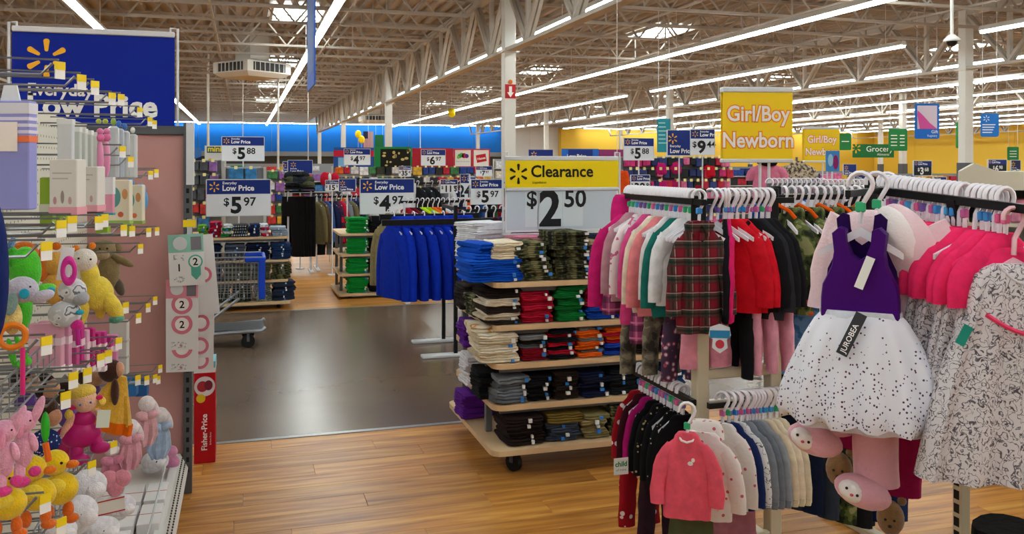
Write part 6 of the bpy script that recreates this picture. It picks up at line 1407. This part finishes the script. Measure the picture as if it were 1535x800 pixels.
# newborn signs
def newborn(lb, px0, px1, y0, y1, d, rz, post):
    c = at((px0 + px1) / 2, y1, d); w = (px1 - px0) / FPX * d; h = (y1 - y0) / FPX * d
    t = thing('department_sign', lb, 'sign', c, rz)
    yl = M('newborn_yellow', 'f4cc14', .45)
    for k, yy in ((0, -.03), (1, .03)):
        f = put('panel', B().box(-w / 2, yy - .006, 0, w / 2, yy + .006, h), yl, t, rot=(.05 * (1 - 2 * k) * 0, 0, 0))
    put('top_rail', B().rbox(-w / 2 - .005, -.045, h * .93, w / 2 + .005, .045, h * 1.0, .006), FRAMEW, t); put('bottom_rail', B().rbox(-w / 2 - .005, -.045, -.004, w / 2 + .005, .045, h * .045, .006), FRAMEW, t)
    og = M('outline_orange', 'ee8a1c', .5); wp = M('newborn_white', 'f4ece8', .5)
    for s_, zz in (('Girl/Boy', .55), ('Newborn', .2)):
        text(t, s_, h * .285, 0, h * zz, og, -.037, .075, sx=.88); text(t, s_, h * .285, 0, h * zz, wp, -.0385, .018, sx=.88)
    put('post', B().cyl((w * .18, 0, -c.z), (w * .18, 0, 0), .012, 8), FRAMEW, t); put('post', B().cyl((w * .05, 0, -c.z), (w * .05, 0, 0), .012, 8), FRAMEW, t)
    return t
newborn('large yellow Girl/Boy Newborn sign', 1081, 1187, 131, 243, 7.0, -.22, .3)
newborn('small yellow Girl/Boy Newborn sign further back', 1203, 1258, 190, 243, 13.4, -.2, .5)
# racks behind the camouflage fleece: grey rails, white hangers, black T-shirt, checked shirt
RAILG = M('rail_grey', '6c7075', .4, metal=.4)
def grey_rack(lb, px0, px1, d, z):
    a, b_ = at(px0, 300, d), at(px1, 300, d * 1.02); t = thing('clothes_rack', lb, 'clothes rack', (0, 0, 0))
    put('rail', B().bar((a.x, a.y, z), (b_.x, b_.y, z), .02, .07), RAILG, t)
    for q in (a, b_): put('post', B().cyl((q.x, q.y, 0), (q.x, q.y, z), .018, 8), RAILG, t); put('foot', B().rbox(q.x - .04, q.y - .3, 0, q.x + .04, q.y + .3, .03, .005), RAILG, t)
    return a, b_
def grey_row(px0, px1, d, z, items, place, nh=10, rz=-.45, g=far_tee):
    a, b_ = grey_rack('grey rail rack, ' + place, px0, px1, d, z)
    for i, (lb, m) in enumerate(items):
        f = (i + .5) / len(items); q = a.lerp(b_, f); wear(g, 'kids_shirt', lb, 'clothing', m, (q.x, q.y - .0, z + .035), rz + random.uniform(-.3, .1))
    for i in range(nh):
        q = a.lerp(b_, (i + .5) / nh); hanger((q.x, q.y, z + .04), rz - .5, 'white hanger on the rail ' + place, 'hangers, ' + place, .26, random.choice(CLIPC) if i % 3 == 0 else None)
BLUEPAT = ramp_mat('blue_pattern', 'noise', [(0, '103a8c'), (.48, '1f6ac8'), (.56, '0c1c44')], 20)
kt = top_set('kidtee', L=.36, S=.125, W=.135, D=.03, arm=.12, ar=.045, ac=.045, out=.03, fold=.006, n=14, slope=.045)
grey_row(1150, 1236, 6.0, 1.49, [('blue patterned kids shirt behind the camouflage fleece, left', BLUEPAT), ('blue patterned kids shirt behind the camouflage fleece, right', BLUEPAT), ('beige snakeskin kids shirt at the rail end', camo('snake', ['4a4238', '8a7c68', 'b0a48e', 'cabfa8'], 40))], 'behind the camouflage fleece', 12, g=kt)
CHK = plaid('bw_check', 'c2c4cc', [(30, 0, .5, '14151a', .85)])
grey_row(1232, 1310, 5.6, 1.49, [('grey kids shirt left of the black T-shirt', fab('8c9098')), ('black kids T-shirt with white script lettering', fab('121216'))], 'above the black T-shirt', 10, g=kt)
grey_row(1300, 1358, 6.2, 1.49, [('black and white checked kids shirt', CHK), ('white and grey checked kids shirt beside it', CHK)], 'above the checked shirts', 6, g=kt)
q = at(1284, 308, 5.35); o = [o_ for o_ in bpy.data.objects if o_.name.startswith('kids_shirt') and o_.get('label', '').startswith('black kids T')][0]
o.location = (q.x, q.y, 1.53); o.rotation_euler = (0, 0, -.55)
text(o, 'Best Night', .05, 0, -.20, WHITE, -.05, .0); text(o, 'Ever', .05, 0, -.245, WHITE, -.052, .0); put('red_line', B().box(-.07, -.052, -.155, .07, -.045, -.15), REDP, o)
q = at(1150, 244, 8.2); t = thing('jacket', 'pink jacket with a black fur collar above the hangers', 'clothing', (q.x, q.y, q.z + .1), -.4); PKJ = fab('d77a9a')
for part, me in kt.items():
    for m_ in (me if isinstance(me, list) else [me]): put(part, m_, PKJ, t)
put('fur_collar', B().ell((0, -.02, -.10), (.09, .05, .035), 12, 7, None, .3), fab('17161a'), t, smooth=True, angle=180); put('stand', B().cyl((0, .05, -q.z - .1), (0, .05, -.05), .012, 8), RAILG, t)
q = at(1196, 240, 8.6); t = thing('jacket', 'beige snakeskin jacket hanging right of the pink one', 'clothing', (q.x, q.y, q.z + .08), -.4)
for part, me in kt.items():
    for m_ in (me if isinstance(me, list) else [me]): put(part, m_, MATS['snake'], t)
put('stand', B().cyl((0, .05, -q.z - .08), (0, .05, -.05), .012, 8), RAILG, t)
# beige canopy gondola at the right edge
a = at(1452, 268, 5.4)
t = thing('shelf_bank', 'beige canopy gondola behind the near hangers at the right edge', 'shelving', (a.x, a.y, 0), -.75)
CAN = M('canopy_beige', 'cfcab8', .45)
put('canopy', B().prism([(-.05, 1.50), (1.9, 1.50), (1.9, 1.61), (.16, 1.61), (.03, 1.66), (-.05, 1.61)], -.1, .5), CAN, t); put('back_panel', B().box(0, .45, 0, 1.6, .5, 1.5), BACKG, t); put('end_panel', B().box(-.04, -.05, 0, 0, .5, 1.5), CAN, t); put('shelf', B().box(0, -.05, 1.28, 1.6, .45, 1.30), CAN, t); put('shelf', B().box(0, -.05, .95, 1.6, .45, .97), CAN, t)
for i in range(8):
    c, cn = [('2a1f3a', 'dark violet'), ('d88aa8', 'pink'), ('6a9ad0', 'sky blue'), ('1c1c22', 'black')][i % 4]
    tag(put('toy_pack', pkg_mesh(.16, .14, .3), M('pack_' + c, c, .4, var=.35, vscale=14), t if False else None, tuple(Matrix.Rotation(-.75, 3, 'Z') @ Vector((.12 + i * .18, .15, 1.302)) + Vector((a.x, a.y, 0))), (0, 0, -.75)), cn + ' toy pack under the beige canopy', 'package', cn + ' packs under the canopy')
# far right low shelving that fills the sales floor
random.seed(21)
bank('the low shelves behind the grey rails', XY(1160, 16), XY(1300, 16), 16.0, .3, 1.52, 5, P_MIX + P_PINK, 'boxed_item', .4, 'shelf', .2)
bank('the low shelves before the yellow wall', XY(1290, 19), XY(1440, 19), 19.0, .3, 1.42, 5, P_MIX + [('c08a3a', 'golden'), ('b0702a', 'bread brown')], 'boxed_item', .4, 'shelf', .24)
bank('the low shelves right of the thick column', XY(1440, 14), XY(1560, 14), 14.0, .3, 1.48, 5, P_DARK + P_MIX, 'boxed_item', .4, 'shelf', .22)
bank('the middle shelves behind the girls peg wall', XY(1060, 22), XY(1190, 22), 22.0, .3, 1.6, 5, P_PINK + P_MIX, 'boxed_item', .4, 'shelf', .25)
bank('the distant shelves below the blue wall', XY(280, 38), XY(500, 38), 38.0, .3, 1.7, 4, P_TOY + P_MIX, 'boxed_item', .5, 'shelf', .5)
bank('the distant shelves left of the white wall', XY(740, 36), XY(850, 36), 36.0, .3, 1.9, 4, P_TOY + P_MIX, 'boxed_item', .5, 'shelf', .5)
# ================================================================== HANGING SIGNS, BALLOONS AND SMALL CEILING THINGS
def hung(lb, px0, px1, y0, y1, d, col, rz=-.3, wires=True, r=.05):
    c = at((px0 + px1) / 2, y0, d); w = (px1 - px0) / FPX * d; h = (y1 - y0) / FPX * d
    t = thing('hanging_sign', lb, 'sign', c, rz)
    put('panel', B().prism(rrect(-w / 2, -h, w / 2, 0, min(r, w * .2)), -.012, .012), M('hung_' + col, col, .45), t)
    if wires:
        for s in (-1, 1): put('wire', B().cyl((s * w * .4, 0, 0), (s * w * .4, 0, DECK - c.z + .06), .008, 4), FRAMEW, t)
    return t, w, h
t, w, h = hung('blue hanging gift sign with a pink picture', 1371, 1408, 155, 208, 22, '1a6fd0')
put('picture', B().box(-w * .4, -.016, -h * .72, w * .4, -.012, -h * .06), card('ddd0e0'), t); put('picture_ribbon', B().prism([(-w * .3, -h * .72), (w * .4, -h * .72), (w * .1, -h * .55), (-w * .15, -h * .35), (-w * .38, -h * .2), (-w * .4, -h * .32)], -.02, -.016), card('d85aa8'), t)
text(t, 'Gift', .11, w * .3, -h * .84, WHITE, -.017, .01); text(t, 'Registry', .075, w * .2, -h * .94, WHITE, -.017, .0)
t, w, h = hung('green Grocery sign before the yellow wall', 1278, 1340, 216, 236, 36, '17703c', r=.02); text(t, 'Grocery', .32, .25, -h * .55, WHITE, -.016, .0); text(t, 'Aliments', .14, .4, -h * .85, WHITE, -.016, .0); spark(t, -w * .42, -h * .3, .2, SPARKY, -.016)
t, w, h = hung('green list sign overlapping the Grocery sign', 1332, 1360, 193, 226, 33, '1a7a40')
for i in range(4): put('text_line', B().box(-w * .38, -.016, -h * (.32 + i * .15), -w * .05, -.012, -h * (.28 + i * .15)), WHITE, t); put('text_line', B().box(w * .1, -.016, -h * (.32 + i * .15), w * .35, -.012, -h * (.28 + i * .15)), WHITE, t)
t, w, h = hung('green panel left of the Grocery sign', 1258, 1276, 200, 225, 34, '1a7a40'); put('text_line', B().box(-w * .3, -.016, -h * .5, w * .3, -.012, -h * .45), WHITE, t)
t, w, h = hung('green sign with a pink flower by the thick column', 1433, 1453, 183, 222, 30, '1f8044'); put('flower', B().prism(disc(0, -h * .5, w * .36, h * .2, 16), -.02, -.012), card('c46aa0'), t); put('stem', B().box(-.015, -.018, -h * .95, .015, -.012, -h * .68), card('d0e0c8'), t)
t, w, h = hung('blue notice sign with a spark right of the thick column', 1470, 1497, 170, 205, 19, '1b74cc'); spark(t, -w * .2, -h * .22, .07, WHITE, -.016)
for i in range(4): put('text_line', B().box(-w * .42, -.016, -h * (.5 + i * .11), w * (.3 - .06 * i), -.012, -h * (.46 + i * .11)), WHITE, t)
t, w, h = hung('small green sign at the far right', 1510, 1527, 220, 240, 38, '1a7a40'); 
for i in range(3): put('text_line', B().box(-w * .3, -.016, -h * (.35 + i * .2), w * .3, -.012, -h * (.3 + i * .2)), WHITE, t)
t, w, h = hung('teal banner left of the navy Low Price sign', 985, 1005, 178, 228, 21, '1a8a9c', r=.01)
for i in range(6): put('text_line', B().box(-w * .4, -.016, -h * (.14 + i * .12), w * (.1 + .05 * (i % 3)), -.012, -h * (.11 + i * .12)), card('a8d4d8'), t)
t, w, h = hung('small poster in blue and magenta behind the newborn sign', 1238, 1258, 226, 257, 11, '3f86c4', wires=False, r=.004); put('picture_left', B().prism(disc(-w * .18, -h * .45, w * .2, h * .3, 14), -.016, -.012), card('9cc8e0'), t); put('picture_right', B().prism(disc(w * .2, -h * .55, w * .2, h * .35, 14), -.016, -.012), card('8c2468'), t); put('post', B().cyl((0, .02, -t.location.z), (0, .02, 0), .012, 6), FRAMEW, t)
# long blue banner seen from its edge
q0 = at(472, 126, 9.0); t = thing('hanging_banner', 'blue banner hanging edge-on under the second light row', 'sign', (q0.x, q0.y, q0.z))
put('panel', B().box(-.008, 0, 0, .008, 1.0, 1.35), M('banner_blue', '2a62c8', .5), t); put('print', B().box(-.0095, .12, .15, -.008, .88, 1.2), card('5a78b8'), t)
for y in (.1, .9): put('wire', B().cyl((0, y, 1.35), (0, y, DECK - q0.z - .02), .004, 4), FRAMEW, t)
for i, (px, py, d) in enumerate(((537, 201, 46), (542, 209, 45.3), (677, 169, 40))):
    q = at(px, py, d); t = thing('balloon', ['upper yellow balloon by the flag', 'lower yellow balloon by the flag', 'yellow balloon under the far ceiling'][i], 'balloon', q)
    put('balloon_skin', B().ell((0, 0, 0), (.17, .17, .21), 14, 10), plas('f0d40c', .25), t, smooth=True, angle=180); put('string', B().cyl((0, 0, -q.z if i < 2 else -.2), (0, 0, -.2 if i < 2 else DECK - q.z + .06), .008, 4), FRAMEW, t)
q = at(552, 197, 47); t = thing('flag', 'striped flag with a blue corner hanging by the balloons', 'flag', q, -.2)
for i in range(7): put('stripe', B().box(-.26 + i * .075, -.006, -.9, -.26 + i * .075 + .0375, .006, 0), card('a8404a'), t); put('stripe', B().box(-.26 + i * .075 + .0375, -.006, -.9, -.26 + (i + 1) * .075, .006, 0), card('c8c4c4'), t)
put('canton', B().box(-.265, -.008, -.38, -.02, .008, .005), card('20284c'), t); put('wire', B().cyl((0, 0, 0), (0, 0, DECK - q.z + .06), .01, 4), FRAMEW, t)
t, w, h = hung('green panel right of the flag', 562, 575, 202, 221, 47, '0e6a3c', 0)
for i, (px, y0, y1, d) in enumerate(((312, 140, 222, 30), (364, 170, 206, 30), (417, 170, 252, 30), (462, 186, 240, 30), (630, 170, 222, 35), (925, 0, 246, 6.0), (1494, 100, 168, 20))):
    q = at(px, y1, d); tp = min(zat(y0, d), DECK - .02)
    t = thing('hanging_wire', ['white pipe above the film poster', 'thin wire above the left $5.88 sign', 'white pipe left of the hat rack sign', 'thin wire above the hat rack sign', 'thin wire above the red header', 'long white string right of the clearance sign', 'thin wire above the blue notice'][i], 'wire', q)
    put('line', B().cyl((0, 0, 0), (0, 0, DECK - q.z + .06), [.05, .02, .04, .02, .02, .0022, .01][i], 6), COLM, t); put('end_fitting', B().cyl((0, 0, -.03), (0, 0, .03), [.07, .03, .05, .03, .03, .004, .015][i], 6), COLM, t)
q = at(1427, 62, 16); t = thing('security_camera', 'dome security camera on a rod at the upper right', 'camera', q); put('rod', B().cyl((0, 0, .1), (0, 0, DECK - q.z + .06), .03, 8), COLM, t); put('housing', B().loft([ring(0, 0, .12, .05, .05, 12), ring(0, 0, .03, .14, .14, 12), ring(0, 0, 0, .14, .14, 12)]), COLM, t, smooth=True); put('dome', B().ell((0, 0, 0), (.1, .1, .1), 12, 8), M('dome_dark', '1a1c20', .15), t, smooth=True, angle=180)
